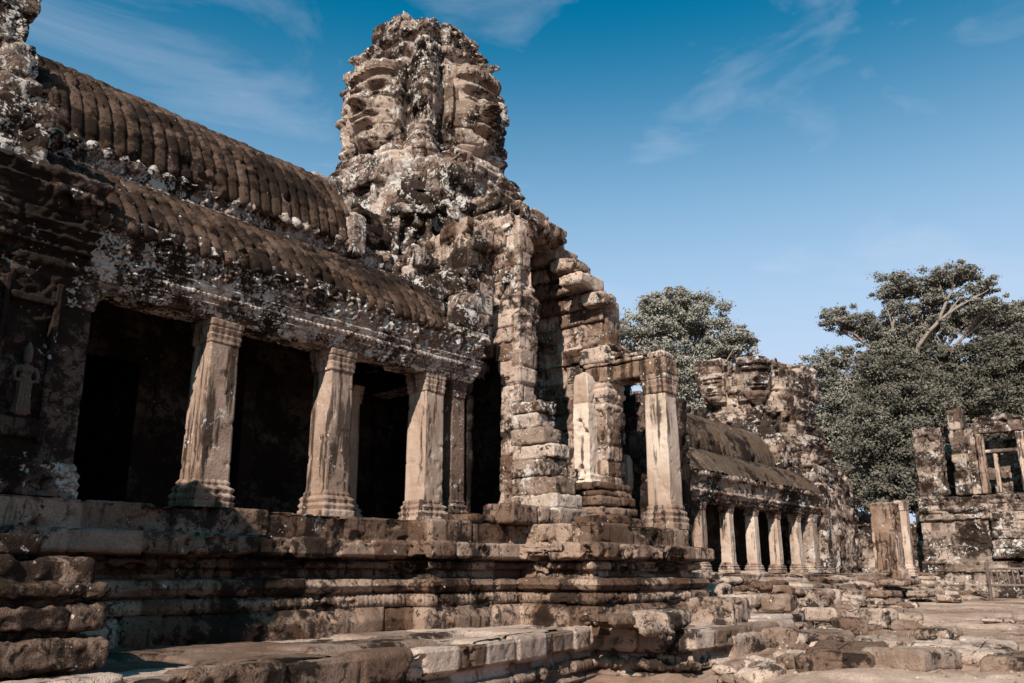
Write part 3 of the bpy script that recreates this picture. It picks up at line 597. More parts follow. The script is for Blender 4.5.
# left wall: outer side, broken end, inner side
def lwtop(P): return 7.65
wl.add(sweep([(11.02, 9.14), (11.02, 8.72), (11.5, 8.72), (11.5, 9.14)], [(.06, FL), (.06, 2.5), (.02, 2.6), (0, 2.7), (0, 5.6), (.05, 5.68), (.0, 5.8), (.06, 6.0), (-.02, 6.1), (-.04, 7.2), (-.1, 7.55), (-.21, 7.6)], mw, .028), )
wl.add(rbox(11.02, 11.5, 9.05, 11.4, 5.8, 7.5, .03, .04, 14, .06, masonry=(.29, .42)))
for k, (yy, z) in enumerate([(9.18, 4.6), (9.24, 4.9), (9.34, 5.2), (9.46, 5.5)]): wl.add(rbox(11.0, 11.5, 8.9, yy, z, z + .3, .03, .03, 34 + k, .03)); wl.add(rbox(11.0, 11.5, 19.95 - yy - .35, 11.3, z, z + .3, .03, .03, 54 + k, .03))
wl.add(rbox(11.0, 11.7, 8.9, 11.6, 7.3, 7.9, .035, .05, 4, .08, masonry=(.3, .4), rag=.5))
obj('left_wall', wl, M_wall, dw)
# inset arch wall between gallery end and left wall, with a dark pointed opening
iw = G()
iw.add(rbox(10.28, 11.1, 9.45, 10.6, 5.82, 6.4, .03, .05, 4, .06, masonry=(.28, .4))); iw.add(rbox(10.25, 11.1, 9.25, 10.4, 6.2, 7.3, .03, .05, 6, .08, masonry=(.28, .4), rag=.4))
for k, (a, z) in enumerate([(.10, 5.0), (.18, 5.28), (.28, 5.56)]):
    iw.add(rbox(10.28, 10.28 + a, 9.4, 10.6, z, z + .28, .03, .03, 14 + k, .03)); iw.add(rbox(11.05 - a, 11.05, 9.3, 10.6, z, z + .28, .03, .03, 24 + k, .03))
iw.add(rbox(10.28, 10.4, 11.1, 11.2, FL, 5, .06, .03, 5, .03))
obj('side_arch', iw, M_wall, dw)
ir = G(); ir.add(rbox(10.2, 11.2, 10.9, 11.2, FL, 6.2, .06, .03, 5, .03, masonry=(.3, .5))); ir.add(rbox(11.6, 11.8, 9.6, 11.3, FL, 6, .06, .03, 16, .03, masonry=(.3, .5)))  # recess wall and added partition; the opening's shade is painted in their dark colour
obj('inner_recess', ir, M_int_shade, dw)
# right wall
rw = G()
rw.add(sweep([(13.32, 11.3), (13.32, 8.42), (13.78, 8.42), (13.78, 11.3)], [(.06, FL), (.06, 2.45), (0, 2.5), (0, 5.2), (.07, 5.3), (.03, 5.42), (.12, 5.55), (.0, 5.65), (-.02, 6.5), (-.22, 6.6)], stone_disp(.31, .40, .06, .04, .04, .5, 95, pits=.05), .028))
obj('right_wall', rw, M_wall, dw)
# corbelled courses of the broken vault
cv = G(); r = random.Random(3)
for k in range(6):
    z = 5.75 + k * .30; inn = .02 + .15 * max(0, k - 1)
    fy = 8.50 + (.04, .0, .08, .12, .38, .62)[k]
    course(cv, 13.32 - inn, 13.76 - .07 * k, fy, 11.2, z, z + .30, .45, 100 + k, 'y', .09)
for k in range(5):
    z = 6.3 + k * .29; course(cv, 11.02, 11.5 + .05 * k, 8.95 + .06 * k, 11.2, z, z + .29, .5, 110 + k, 'y', .03)
for k, (x0, x1, y0, z) in enumerate([(11.3, 12.1, 8.9, 7.60), (12.0, 12.7, 8.9, 7.50), (11.6, 12.4, 9.2, 7.85), (12.4, 13.0, 9.1, 7.42), (11.1, 11.8, 9.3, 7.88)]):
    cv.add(rbox(x0, x1, y0, 10.9, z, z + .33, .035, .05, 120 + k, .05, .03))
cv.add(rbox(12.55, 12.95, 8.5, 9.0, 6.62, 6.86, .03, .05, 5, .04, .1)); cv.add(rbox(13.0, 13.45, 8.28, 8.8, 6.30, 6.56, .03, .05, 15, .03, .1)); cv.add(rbox(12.7, 13.2, 8.75, 9.3, 7.0, 7.26, .03, .05, 25, .05, .1))
obj('broken_vault', cv, M_wall, dw)
# stepped, half-fallen end of the left wall
st = G()
for k, (y0, z0, z1, x0, x1) in enumerate([(7.9, 2.12, 2.4, 11.0, 11.75), (7.98, 2.38, 2.62, 11.0, 11.7), (8.0, 2.60, 2.9, 11.02, 11.55), (8.12, 2.9, 3.18, 11.0, 11.5), (8.05, 3.18, 3.42, 11.04, 11.5), (8.22, 3.42, 3.70, 11.0, 11.5), (8.36, 3.70, 3.95, 11.02, 11.5), (8.30, 3.95, 4.15, 11.0, 11.48)]):
    st.add(rbox(x0, x1, y0, 8.9, z0, z1, .028, .03, 200 + k, .018))
obj('broken_wall_end', st, M_lime, dw)
# pedestal and pilaster inside the doorway
pdg = G()
for k, (a, z0, z1) in enumerate([(.62, FL, 2.34), (.56, 2.34, 2.5), (.5, 2.5, 2.66), (.45, 2.66, 2.78), (.40, 2.78, 2.92)]):
    course(pdg, 12.72 - a, 13.3, 8.45 - a, 8.55 + a * .8, z0, z1, .7, 210 + k, 'x', .02)
obj('pedestal', pdg, M_plinth, dw)
obj('pilaster', sweep(rect(12.72, 13.02, 8.5, 8.84), [(.08, 2.9), (.09, 2.98), (.04, 3.0), (.05, 3.08), (0, 3.12), (0, 4.5), (-.01, 4.75), (-.05, 4.9), (-.14, 4.98)], stone_disp(2.2, 2, .01, .01, .03, .5, 31, pits=.09), .022, closed=True), M_pale, dw)
# back wall inside
bw_ = G(); bw_.add(rbox(11.4, 13.4, 11.0, 11.4, FL, 7.4, .06, .03, 5, .04, masonry=(.3, .5))); obj('back_wall', bw_, M_int_shade, dw)

# ------------------------------------------------------------------ portico
po = thing('portico', 'freestanding portico of one tall pale pillar and a lintel', 'portico', (13.25, 8, FL))
pillar(13.25, 7.32, FL, .43, 2.66, M_pale, po, 41, M_pillar)
obj('pilaster', sweep(rect(13.0, 13.45, 8.28, 8.72), [(.07, FL), (.07, 2.3), (.02, 2.42), (0, 2.5), (0, 4.25), (.03, 4.32), (.0, 4.38), (.06, 4.5), (.08, 4.62), (.04, 4.66), (.08, 4.78), (-.2, 4.8)], stone_disp(.28, .3, .05, .03, .03, .4, 45), .025, closed=True), M_wall, po)
lt = G(); lt.add(rbox(13.02, 13.48, 7.08, 8.75, 4.77, 5.08, .025, .03, 3, .018)); lt.add(rbox(13.0, 13.5, 7.5, 8.8, 5.08, 5.16, .025, .03, 4, .02))
obj('lintel', lt, M_pillar, po)
pt = G()
for k, (y0, y1, z0, z1) in enumerate([(8.3, 8.9, 5.14, 5.5), (7.9, 8.35, 5.14, 5.36), (7.5, 7.95, 5.14, 5.26), (7.12, 7.45, 5.07, 5.2), (8.55, 8.9, 5.5, 5.7)]):
    pt.add(rbox(13.05, 13.5, y0, y1, z0, z1, .028, .06, 50 + k, .045, .06))
obj('broken_cornice', pt, M_wall, po)
# side chamber with inner door frame seen through the portico
sc_ = thing('side_chamber', 'dark roofless chamber with carved door frame seen through the portico', 'chamber', (16, 9.5, 1.6))
sw = stone_disp(.30, .45, .06, .03, .05, .5, 99, carve=.02)
ch = G(); ch.add(sweep([(15.0, 9.05), (15.0, 8.5), (15.5, 8.5), (15.5, 12)], [(0, 1.55), (0, 4.9), (-.24, 5.0)], sw, .035)); ch.add(sweep([(15.05, 13), (15.05, 9.95)], [(0, 1.55), (0, 5.2), (-.2, 5.3)], sw, .04)); ch.add(sweep([(15.05, 9.95), (15.05, 9.0)], [(0, 3.72), (0, 5.1), (-.2, 5.2)], sw, .03))
ch.add(rbox(16, 16.3, 8.4, 13, 1.5, 5.0, .06, .03, 5, .05, masonry=(.3, .5), rag=.3))
obj('chamber_wall', ch, M_dark, sc_)
for y in (9.1, 9.85): obj('door_jamb', rbox(14.82, 15.12, y - .1, y + .1, 1.55, 3.72, .03, .03, int(y * 10), .015), M_pale, sc_)

# ------------------------------------------------------------------ far gallery
fg = thing('far_gallery', 'distant lower colonnaded gallery with dark mossy roof', 'gallery', (25, 12, 1.4))
FZ = 1.42
for k, x in enumerate([20.0, 21.75, 23.5, 25.25, 27.0, 28.75]):
    s, b, c = pillar_meshes(.32, 1.92, 60 + k); o = ORI[fg]
    p = obj('pillar', s, M_pale if k != 1 else M_pillar, fg, True, loc=(x + .35 - o[0], 11.2 - o[1], FZ - o[2]))
    for nm, gm in (('pillar_base', b), ('pillar_capital', c)): obj(nm, gm, M_wall, p, True)
pillar(30.3, 11.2, FZ, .5, 1.95, M_far, fg, 71); pillar(31.4, 11.1, FZ, .45, 2.2, M_far, fg, 72)
fe = [(-.5, 3.36), (0, 3.34), (.03, 3.40), (0, 3.43), (.07, 3.48), (.04, 3.54), (.12, 3.6), (.06, 3.66), (.09, 3.95), (.2, 4.05), (.2, 4.12), (0, 4.16)]
obj('entablature', sweep([(18.5, 11.0), (31.0, 11.0)], fe, stone_disp(.5, .5, .05, .03, .05, .4, 73, carve=.03, pits=.09), .05, .03), M_far, fg)
def mossroof(pitch, seed):
    def f(S, T, P, O):
        q = (S / pitch) % 1 * 2 - 1; return .07 * (1 - np.abs(q) ** 4) + fbm(P, .7, 4, seed) * .11 - .1 * sst(fbm(P, .5, 3, seed + 2), .12, .2), .5 + fbm(P, 1, 3, seed) * .8
    return f
obj('lower_roof', sweep([(18.5, 11.0), (30.8, 11.0)], arc((.18, 4.12), (-1.7, 5.05), .14), mossroof(.3, 3), .06, .05), M_farroof, fg)
obj('upper_roof', sweep([(18.5, 12.6), (31.5, 12.6)], np.concatenate([[(.02, 4.9), (.06, 5.25)], arc((.06, 5.3), (-1.3, 6.75), .16), arc((-1.3, 6.75), (-2.8, 5.1), .16)[1:]]), mossroof(.3, 6), .06, .05), M_farroof, fg)
cr_ = G()
for k in range(44): x = 18.6 + k * .22; cr_.add(rbox(x, x + .19, 13.82, 14.0, 6.68, 6.98 + .05 * (k % 3), .06, .03, k, .02))
obj('ridge_crest', cr_, M_far, fg)
fi = G(); fi.add(rbox(18.5, 31, 12.6, 13, 1.3, 5.2, .12, .03, 5, .04, masonry=(.4, .8))); fi.add(rbox(18.5, 31, 11.2, 12.8, 3.95, 4.05, .2, .02, 5, .02)); obj('inner_wall', fi, M_int_shade, fg)
sp = [(1.9, .30), (1.9, .46), (1.55, .5), (1.52, .66), (1.2, .70), (1.17, .84), (.85, .88), (.8, 1.05), (.45, 1.09), (.42, 1.24), (.15, 1.28), (.12, 1.40), (-.8, 1.42)]
obj('stepped_plinth', sweep([(17.0, 11.0), (33.0, 10.9), (40.0, 9.9), (41.5, 11)], sp, stone_disp(.19, .9, .16, .05, .12, .8, 75, pits=.14), .06, .05), M_rub, fg)
obj('gallery_floor', slab_top(17, 42, 11, 17, 1.40, .25, 6, 1.4, 1, .03), M_terr, fg)

# far face tower and its crumbling shoulders
FT = np.array((34.6, 14.4))
ft = thing('far_face_tower', 'small ruined tower with stone face beyond the far gallery', 'tower', (FT[0], FT[1], 1.4))
RP2 = np.array([(3.5, 2.9), (5.0, 2.6), (6.2, 2.5), (7.0, 2.25), (7.3, 2.1), (8.0, 2.0), (8.8, 1.95), (9.3, 1.85), (9.5, 1.6), (9.85, 1.4), (9.9, 0)])
obj('tower_body', tower_body(FT, RP2, 3.5, 9.95, .05, 170, 1, 1.3), M_far, ft)
fh = G()
for k, (x, y, z0, z1, w) in enumerate([(33.0, 15.6, 8.6, 10.05, 1.25), (35.9, 13.3, 8.4, 9.95, 1.5), (36.2, 14.1, 9.3, 10.2, 1.3), (34.3, 14.5, 8.6, 9.4, 1.6)]):
    fh.add(rbox(x - w / 2, x + w / 2, y - w / 2, y + w / 2, z0, z1, .06, .12, 60 + k, .10, masonry=(.28, .5)))
obj('tower_top', fh, M_far, ft)
def face_at(C, ang, zc, s): 
    RPf = np.array([(-9, .60), (9, .60)]); V, F, T = face_patch((0, 0), ang, np.array([(-9, 1.66), (9, 1.66)]), 0., res=.03, seed=3)
    V = V * s; V[:, 0] += C[0]; V[:, 1] += C[1]; V[:, 2] += zc; return V, F, T
obj('stone_face', face_at((33.75, 14.6), math.radians(218), 9.0, .88), M_far, ft)
obj('stone_face', face_at((33.4, 15.4), math.radians(178), 8.8, .6), M_far, ft)
sh = G(); r = random.Random(8)
for k, (x0, x1, y0, y1, z0, z1) in enumerate([(31.0, 36.5, 12.2, 16, 1.3, 6.3), (31.2, 37.8, 11.9, 15, 1.3, 5.2), (35.2, 37.4, 12.6, 15, 4.6, 6.6), (36.5, 38.6, 12.2, 15, 3.8, 5.6), (31.8, 33.4, 11.2, 13, 1.3, 4.6), (34.3, 36.2, 11.5, 13, 1.3, 4.1), (37.5, 39.2, 12.2, 15, 1.3, 4.2)]):
    sh.add(rbox(x0, x1, y0, y1, z0, z1, .06, .1, 70 + k, .09, masonry=(.30, .48), rag=.7))
obj('tower_base', sh, M_far, ft)
po2 = thing('free_pillar', 'broad square stone pillar standing alone beyond the far colonnade', 'pillar', (36.9, 10.4, 1.3))
obj('pillar_shaft', sweep(rect(36.4, 37.3, 10.0, 10.9), [(.12, 1.2), (.12, 1.45), (.0, 1.6), (0, 4.0), (.04, 4.1), (-.4, 4.2)], stone_disp(3, 3, .01, .01, .04, .7, 81), .04, closed=True), M_pillar, po2)
pillar(37.75, 10.0, 1.3, .4, 2.95, M_pale, po2, 83)

# enclosing wall and right-hand ruin
ew = thing('enclosure_wall', 'weathered block wall between the free pillar and the right ruin', 'wall', (46, 14, .4))
obj('wall_face', sweep([(44.5, 19), (44.5, 9.2), (47, 9.2)], [(.1, .2), (.1, .7), (0, .8), (0, 3.6), (.08, 3.7), (-.3, 3.8)], stone_disp(.35, .5, .12, .05, .08, .8, 85, pits=.15), .08), M_far, ew)
rr = thing('ruined_building', 'two-storey stone ruin with door frames at the right edge', 'building', (43, 6, .4))
rd = stone_disp(.36, .55, .08, .05, .06, .7, 87, pits=.10)
RB = 42.
obj('base_moulding', sweep([(RB, 10.4), (RB, 0), (RB + 4, 0)], [(1.0, .2), (1.0, .7), (.9, .8), (.95, 1.0), (.8, 1.1), (.75, 1.35), (.85, 1.5), (.6, 1.6), (.6, 1.9), (.3, 2.0), (.25, 2.3), (.3, 2.5), (.05, 2.6), (0, 3.6), (.15, 3.7), (.05, 3.9), (.2, 4.1), (.1, 4.3), (.25, 4.6), (0, 4.7), (-.8, 4.75)], rd, .06), M_ruin, rr)
ub = G(); ub.add(rbox(RB, RB + .6, 9.2, 10.35, 4.7, 7.9, .06, .05, 4, .08, masonry=(.36, .5), rag=.8)); ub.add(rbox(RB - .25, RB + .3, 8.15, 8.75, 4.7, 8.5, .05, .05, 6, .07, masonry=(.36, .6), rag=.3))
ub.add(rbox(RB + .1, RB + .7, 7.75, 8.3, 4.7, 7.6, .06, .05, 7, .07, masonry=(.36, .5))); ub.add(rbox(RB + .1, RB + .9, 5.0, 7.9, 7.55, 8.1, .06, .05, 8, .09, masonry=(.36, .5), rag=.5)); ub.add(rbox(RB + .1, RB + .7, 4.9, 5.85, 4.7, 8.4, .06, .05, 9, .07, masonry=(.36, .5)))
ub.add(rbox(RB + 1.6, RB + 2, 2, 10.3, 4.7, 7.2, .12, .05, 19, .07, masonry=(.36, .5))); ub.add(rbox(RB - .3, RB + .2, 2.5, 4.9, 4.7, 9.2, .1, .05, 12, .07, masonry=(.36, .5), rag=.5))
obj('upper_wall', ub, M_ruin, rr)
dfp = [((7.45, 7.75), 4.72, 7.3), ((5.9, 6.2), 4.72, 7.3), ((7.0, 7.15), 4.72, 6.4)]
for (a, b), z0, z1 in dfp: obj('door_jamb', rbox(RB - .1, RB + .2, a, b, z0, z1, .05, .03, int(a * 9), .03), M_pillar, rr)
obj('door_lintel', rbox(RB - .12, RB + .22, 5.85, 7.8, 7.3, 7.6, .05, .03, 3, .03), M_ruin, rr); obj('door_lintel', rbox(RB, RB + .15, 6.2, 7.45, 6.45, 6.6, .05, .02, 3, .02), M_ruin, rr)
obj('relief_panel', sweep([(RB - .06, 9.0), (RB - .06, 7.7)], [(0, 2.65), (0, 3.6)], stone_disp(.9, .6, .03, .03, .04, .4, 5, carve=.05), .04), M_ruin, rr)
ss = G()
for k in range(7): ss.add(rbox(RB - .75 - .0 + k * .1, RB + .2, 5.9, 7.55, 2.0 + k * .38, 2.4 + k * .38, .06, .05, 30 + k, .04, masonry=(.38, .6)))
obj('door_stair', ss, M_ruin, rr)

# timber railing
rl = thing('timber_railing', 'short grey timber railing in front of the right ruin', 'railing', (38, 6.6, .35))
g0 = float(gz(np.array(38.), np.array(6.6)))
for y in (7.25, 5.6): obj('post', rbox(37.94, 38.06, y - .06, y + .06, g0 - .2, g0 + 1.45, .06, .01, int(y * 10), .01), M_wood, rl)
for z in (.55, 1.15): obj('rail', rbox(37.96, 38.04, 5.55, 7.35, g0 + z, g0 + z + .08, .06, .01, 4, .01), M_wood, rl)
for k in range(8):
    y = 5.82 + k * .18; obj('baluster', tube([(38, y, g0 + .58), (38, y + .05, g0 + 1.19)], .025, 6), M_wood, rl)

# ------------------------------------------------------------------ fallen blocks and slabs
def sblock(px, py, z, w, d, h, rot=0, label=None, seed=0, mat=None, tilt=(0, 0), name='stone_slab', cat='slab', group='fallen slabs and blocks in front of the platform', res=.035, amp=.05):
    p = at(px, py, z=z); V, F, T = rbox(-w / 2, w / 2, -d / 2, d / 2, 0, h, res, .05, seed, amp, rot, tilt)
    o = obj(name, (V, F, T), mat or M_rub, None, True, loc=(p[0], p[1], z)); return tag(o, label, cat, group)
SL = [ # px, py (of the base centre), z, w, d, h, rot, label
 (845, 668, .32, 1.5, .8, .24, .15, 'broad flat slab lying at the bottom right, its top brightly lit'),
 (915, 672, .30, 1.3, .7, .26, -.1, 'thick slab with cracked side just right of the broad flat slab at the bottom'),
 (985, 660, .36, 1.4, .7, .18, .1, 'thin slab half sunk in sand near the bottom right corner'),
 (780, 660, .20, .8, .6, .45, .3, 'upright dark block at the left end of the bottom slabs'),
 (735, 668, .12, .9, .7, .50, -.2, 'large squared block wedged at the foot of the terrace return'),
 (690, 672, .05, .7, .6, .40, .1, 'brown squared block at the bottom edge below the tall pale pillar'),
 (905, 622, .42, 1.5, .7, .22, .25, 'long low slab lying on open sand at mid right'),
 (870, 628, .42, .9, .6, .34, -.3, 'dark rounded block left of the long low slab on the sand'),
 (850, 636, .38, .7, .5, .3, .5, 'tilted brown block in front of the dark rounded block'),
 (940, 640, .40, .9, .5, .2, .0, 'small lit slab on the sand right of the long low slab'),
 (745, 607, .72, 1.1, .7, .26, .05, 'pale rounded slab lying on the terrace, top brightly lit'),
 (780, 612, .62, .8, .6, .36, .2, 'pinkish oval boulder beside the pale rounded slab'),
 (815, 606, .60, 1.3, .8, .42, -.1, 'big dark squared block right of the pinkish boulder'),
 (842, 618, .45, .5, .4, .28, .6, 'white flecked chunk at the right foot of the big dark block'),
 (790, 596, .85, 2.4, .9, .22, .05, 'long slab step below the second far pillar'),
 (835, 590, .85, 1.8, .9, .22, -.05, 'slab step below the last far pillars, edge in shadow'),
 (885, 598, .62, 1.9, .8, .22, .1, 'slab with ragged front lying below the free pillar'),
 (925, 597, .60, 1.8, .8, .24, -.05, 'flat stepped slab at the right end of the rubble'),
 (950, 602, .45, 1.3, .8, .22, .2, 'last low slab of the rubble before the open sand'),
 (900, 585, 1.0, 2.2, .9, .2, .0, 'upper flat slab resting on the rubble heap by the free pillar'),
 (660, 628, .72, .8, .55, .22, .1, 'squared slab on the terrace corner below the tall pillar'),
 (618, 628, .72, .9, .6, .17, -.08, 'flat slab at the terrace corner left of the squared slab'),
 (575, 622, .72, 1.0, .5, .08, .12, 'very thin worn slab on the terrace centre'),
 (770, 628, .45, .9, .6, .25, .4, 'brown slab leaning below the pinkish boulder'),
 (820, 645, .35, 1.0, .6, .2, -.15, 'low slab between the tilted block and the bottom row'),
 (720, 632, .55, .9, .7, .5, .15, 'massive brown block at the right corner of the terrace'),
 (714, 602, .72, 1.0, .7, .42, .2, 'blocky stone filling the gap right of the platform corner'),
 (905, 590, .75, 1.6, .8, .24, -.1, 'broken slab just under the upper flat slab by the free pillar'),
 (705, 650, .30, .9, .6, .30, .4, 'squared block below the terrace return, second from the bottom edge'),
 (760, 645, .35, .8, .6, .30, -.3, 'blocky stone directly below the leaning slab'),
 (795, 638, .38, .9, .5, .24, .25, 'flat stone with pale top between two brown blocks'),
 (650, 680, .0, .8, .6, .34, .2, 'dark block cut by the bottom edge of the view, leftmost of the fallen ones'),
 (820, 672, .22, .9, .6, .22, -.25, 'wedge of stone tucked before the broad flat slab'),
 (880, 655, .36, 1.0, .6, .22, .35, 'pale slab lying behind the broad flat slab'),
 (945, 655, .38, .9, .6, .16, -.2, 'sand-covered slab between the thick slab and the thin slab'),
 (1015, 672, .30, 1.0, .6, .2, .1, 'slab cut by the right edge of the view'),
 (1000, 622, .42, 1.2, .6, .08, .1, 'paper-flat worn slab on the open sand by the right edge'),
 (765, 590, 1.0, 1.5, .8, .2, .1, 'flat slab just below the second far pillar'),
 (860, 575, 1.2, 1.6, .7, .18, .0, 'thin slab directly under the last far pillars'),
 (815, 622, .5, .8, .6, .26, .7, 'turned block below the big dark squared block'),
 (700, 600, .72, .8, .6, .34, .1, 'square block set against the platform foot under the tall pillar'),
]
for k, (px, py, z, w, d, h, rot, lb) in enumerate(SL): sblock(px, py, z, w, d, h, rot, lb, 300 + k, tilt=(random.Random(k).uniform(-.06, .06), random.Random(k + 50).uniform(-.06, .06)))
# small chunks, nothing tells them apart
r = random.Random(12)
protos = []
for k in range(6):
    V, F, T = rbox(-.15, .15, -.11, .11, 0, .17, .025, .05, 400 + k, .045); me = obj('stone_chunk', (V, F, T), M_rub, None, True, loc=(0, 0, 0)); protos.append(me)
def chunk_lab(x): return 
areas = [ # centre, spread, n, z, size, label
 ((12.0, 4.9), (1.6, .35), 26, None, 1.0, 'small broken stone chunk at the foot of the terrace', 'stone chunks at the terrace foot'),
 ((16.5, 5.5), (2.8, .9), 26, None, 1.0, 'small broken stone chunk among the slabs on the sand', 'stone chunks among the slabs'),
 ((24.0, 8.4), (6.5, .7), 46, None, 1.7, 'loose stone lying before the steps of the far colonnade', 'loose stones by the far steps'),
 ((15.8, 9.3), (1.2, .5), 10, 1.6, 1.1, 'loose stone on the broken plinth east of the portico', 'loose stones on the broken plinth')]
first = True; used = set()
for (cx, cy), (sx, sy), n, z, sc, lb, grp in areas:
    for k in range(n):
        i = r.randrange(6); p = protos[i]
        o = p if i not in used else p.copy()
        if i in used: COL.objects.link(o)
        used.add(i)
        x, y = cx + r.uniform(-sx, sx), cy + r.uniform(-sy, sy); zz = z if z is not None else float(gz(np.array(x), np.array(y)))
        s = sc * r.choice((.6, .8, 1, 1.3, 1.7)); o.location = (x, y, zz - .03 * s); o.rotation_euler = (r.uniform(-.2, .2), r.uniform(-.2, .2), r.uniform(0, 6.28)); o.scale = (s, s, s * r.uniform(.6, 1))
        tag(o, lb, 'stone chunk', grp)
for i, p in enumerate(protos):
    if i not in used: bpy.data.objects.remove(p)
# rubble on the terrace
for k, (px, py, w, lb) in enumerate([(652, 637, .26, 'pale lit stone chunk on the terrace corner'), (667, 640, .22, 'small rounded stone beside the pale chunk on the terrace corner'), (560, 508, .3, None)]):
    if lb: sblock(px, py, .71, w, w * .7, w * .6, k, lb, 330 + k, name='stone_chunk', cat='stone chunk', group='stones on the terrace corner', res=.025)

gr = G(); rs = np.random.RandomState(3); n = 5200
gx = rs.uniform(9.5, 34, n) ** 1.0; gy = rs.uniform(-3, 9.5, n); ok = (np.hypot(gx - 9, gy - 3) < rs.exponential(11, n) + 3) & ~((gy > 5.3) & (gx < 17)); gx, gy = gx[ok], gy[ok]; n = len(gx)
gzv = gz(gx, gy); dirs = np.array([(1, 0, 0), (0, 1, 0), (-1, 0, 0), (0, -1, 0), (0, 0, .8)], float); sz = rs.uniform(.010, .032, n) * rs.choice([.6, 1, 1.5], n)
V = np.stack([gx, gy, gzv], 1)[:, None] + dirs[None] * sz[:, None, None] * rs.uniform(.6, 1.3, (n, 5, 1)); base = np.arange(n)[:, None, None] * 5
obj_F = (base + np.array([[0, 1, 4], [1, 2, 4], [2, 3, 4], [3, 0, 4]])[None]).reshape(-1, 3)
tag(obj('gravel', (V.reshape(-1, 3), obj_F, np.repeat(rs.rand(n), 5)), M_soil, smooth=False), 'fine gravel and grit scattered over the sandy ground', 'gravel', kind='stuff')
# weed tuft at the bottom
wt = thing('weed_tuft', 'small grey-green weed growing among the bottom slabs', 'weed', tuple(at(772, 676, z=.15)))
r = random.Random(4); gl = G(); c = ORI[wt]
for k in range(260):
    a = r.uniform(0, 6.28); l = r.uniform(.06, .2); b = c + np.array((r.gauss(0, .13), r.gauss(0, .13), 0)); tpt = b + np.array((math.cos(a) * l * .7, math.sin(a) * l * .7, l)); s_ = np.array((-math.sin(a), math.cos(a), 0)) * .012
    gl.add((np.array([b - s_, b + s_, tpt + s_ * .4, tpt - s_ * .4]), np.array([[0, 1, 2, 3]]), np.full(4, r.random())))
obj('leaves', gl, leafmat('weed_leaf', (.06, .09, .075), (.16, .21, .18)), wt, smooth=False)

r = random.Random(21); gt = G(); Mg = leafmat('dry_grass', (.07, .065, .035), (.22, .18, .10))
for k in range(60):
    if k < 40: bx, by = r.uniform(14, 30), r.uniform(1.5, 8.5)
    else: bx, by = r.uniform(11.5, 16), r.uniform(4.2, 5.3)
    bz = float(gz(np.array(bx), np.array(by)))
    for q in range(14):
        a = r.uniform(0, 6.28); l = r.uniform(.04, .13); b = np.array((bx + r.gauss(0, .07), by + r.gauss(0, .07), bz - .01)); t_ = b + np.array((math.cos(a) * l * .6, math.sin(a) * l * .6, l)); s_ = np.array((-math.sin(a), math.cos(a), 0)) * .006
        gt.add((np.array([b - s_, b + s_, t_ + s_ * .3, t_ - s_ * .3]), np.array([[0, 1, 2, 3]]), np.full(4, r.random())))
tag(obj('grass', gt, Mg, smooth=False), 'sparse dry grass growing on the open sand among the slabs', 'grass', kind='stuff')
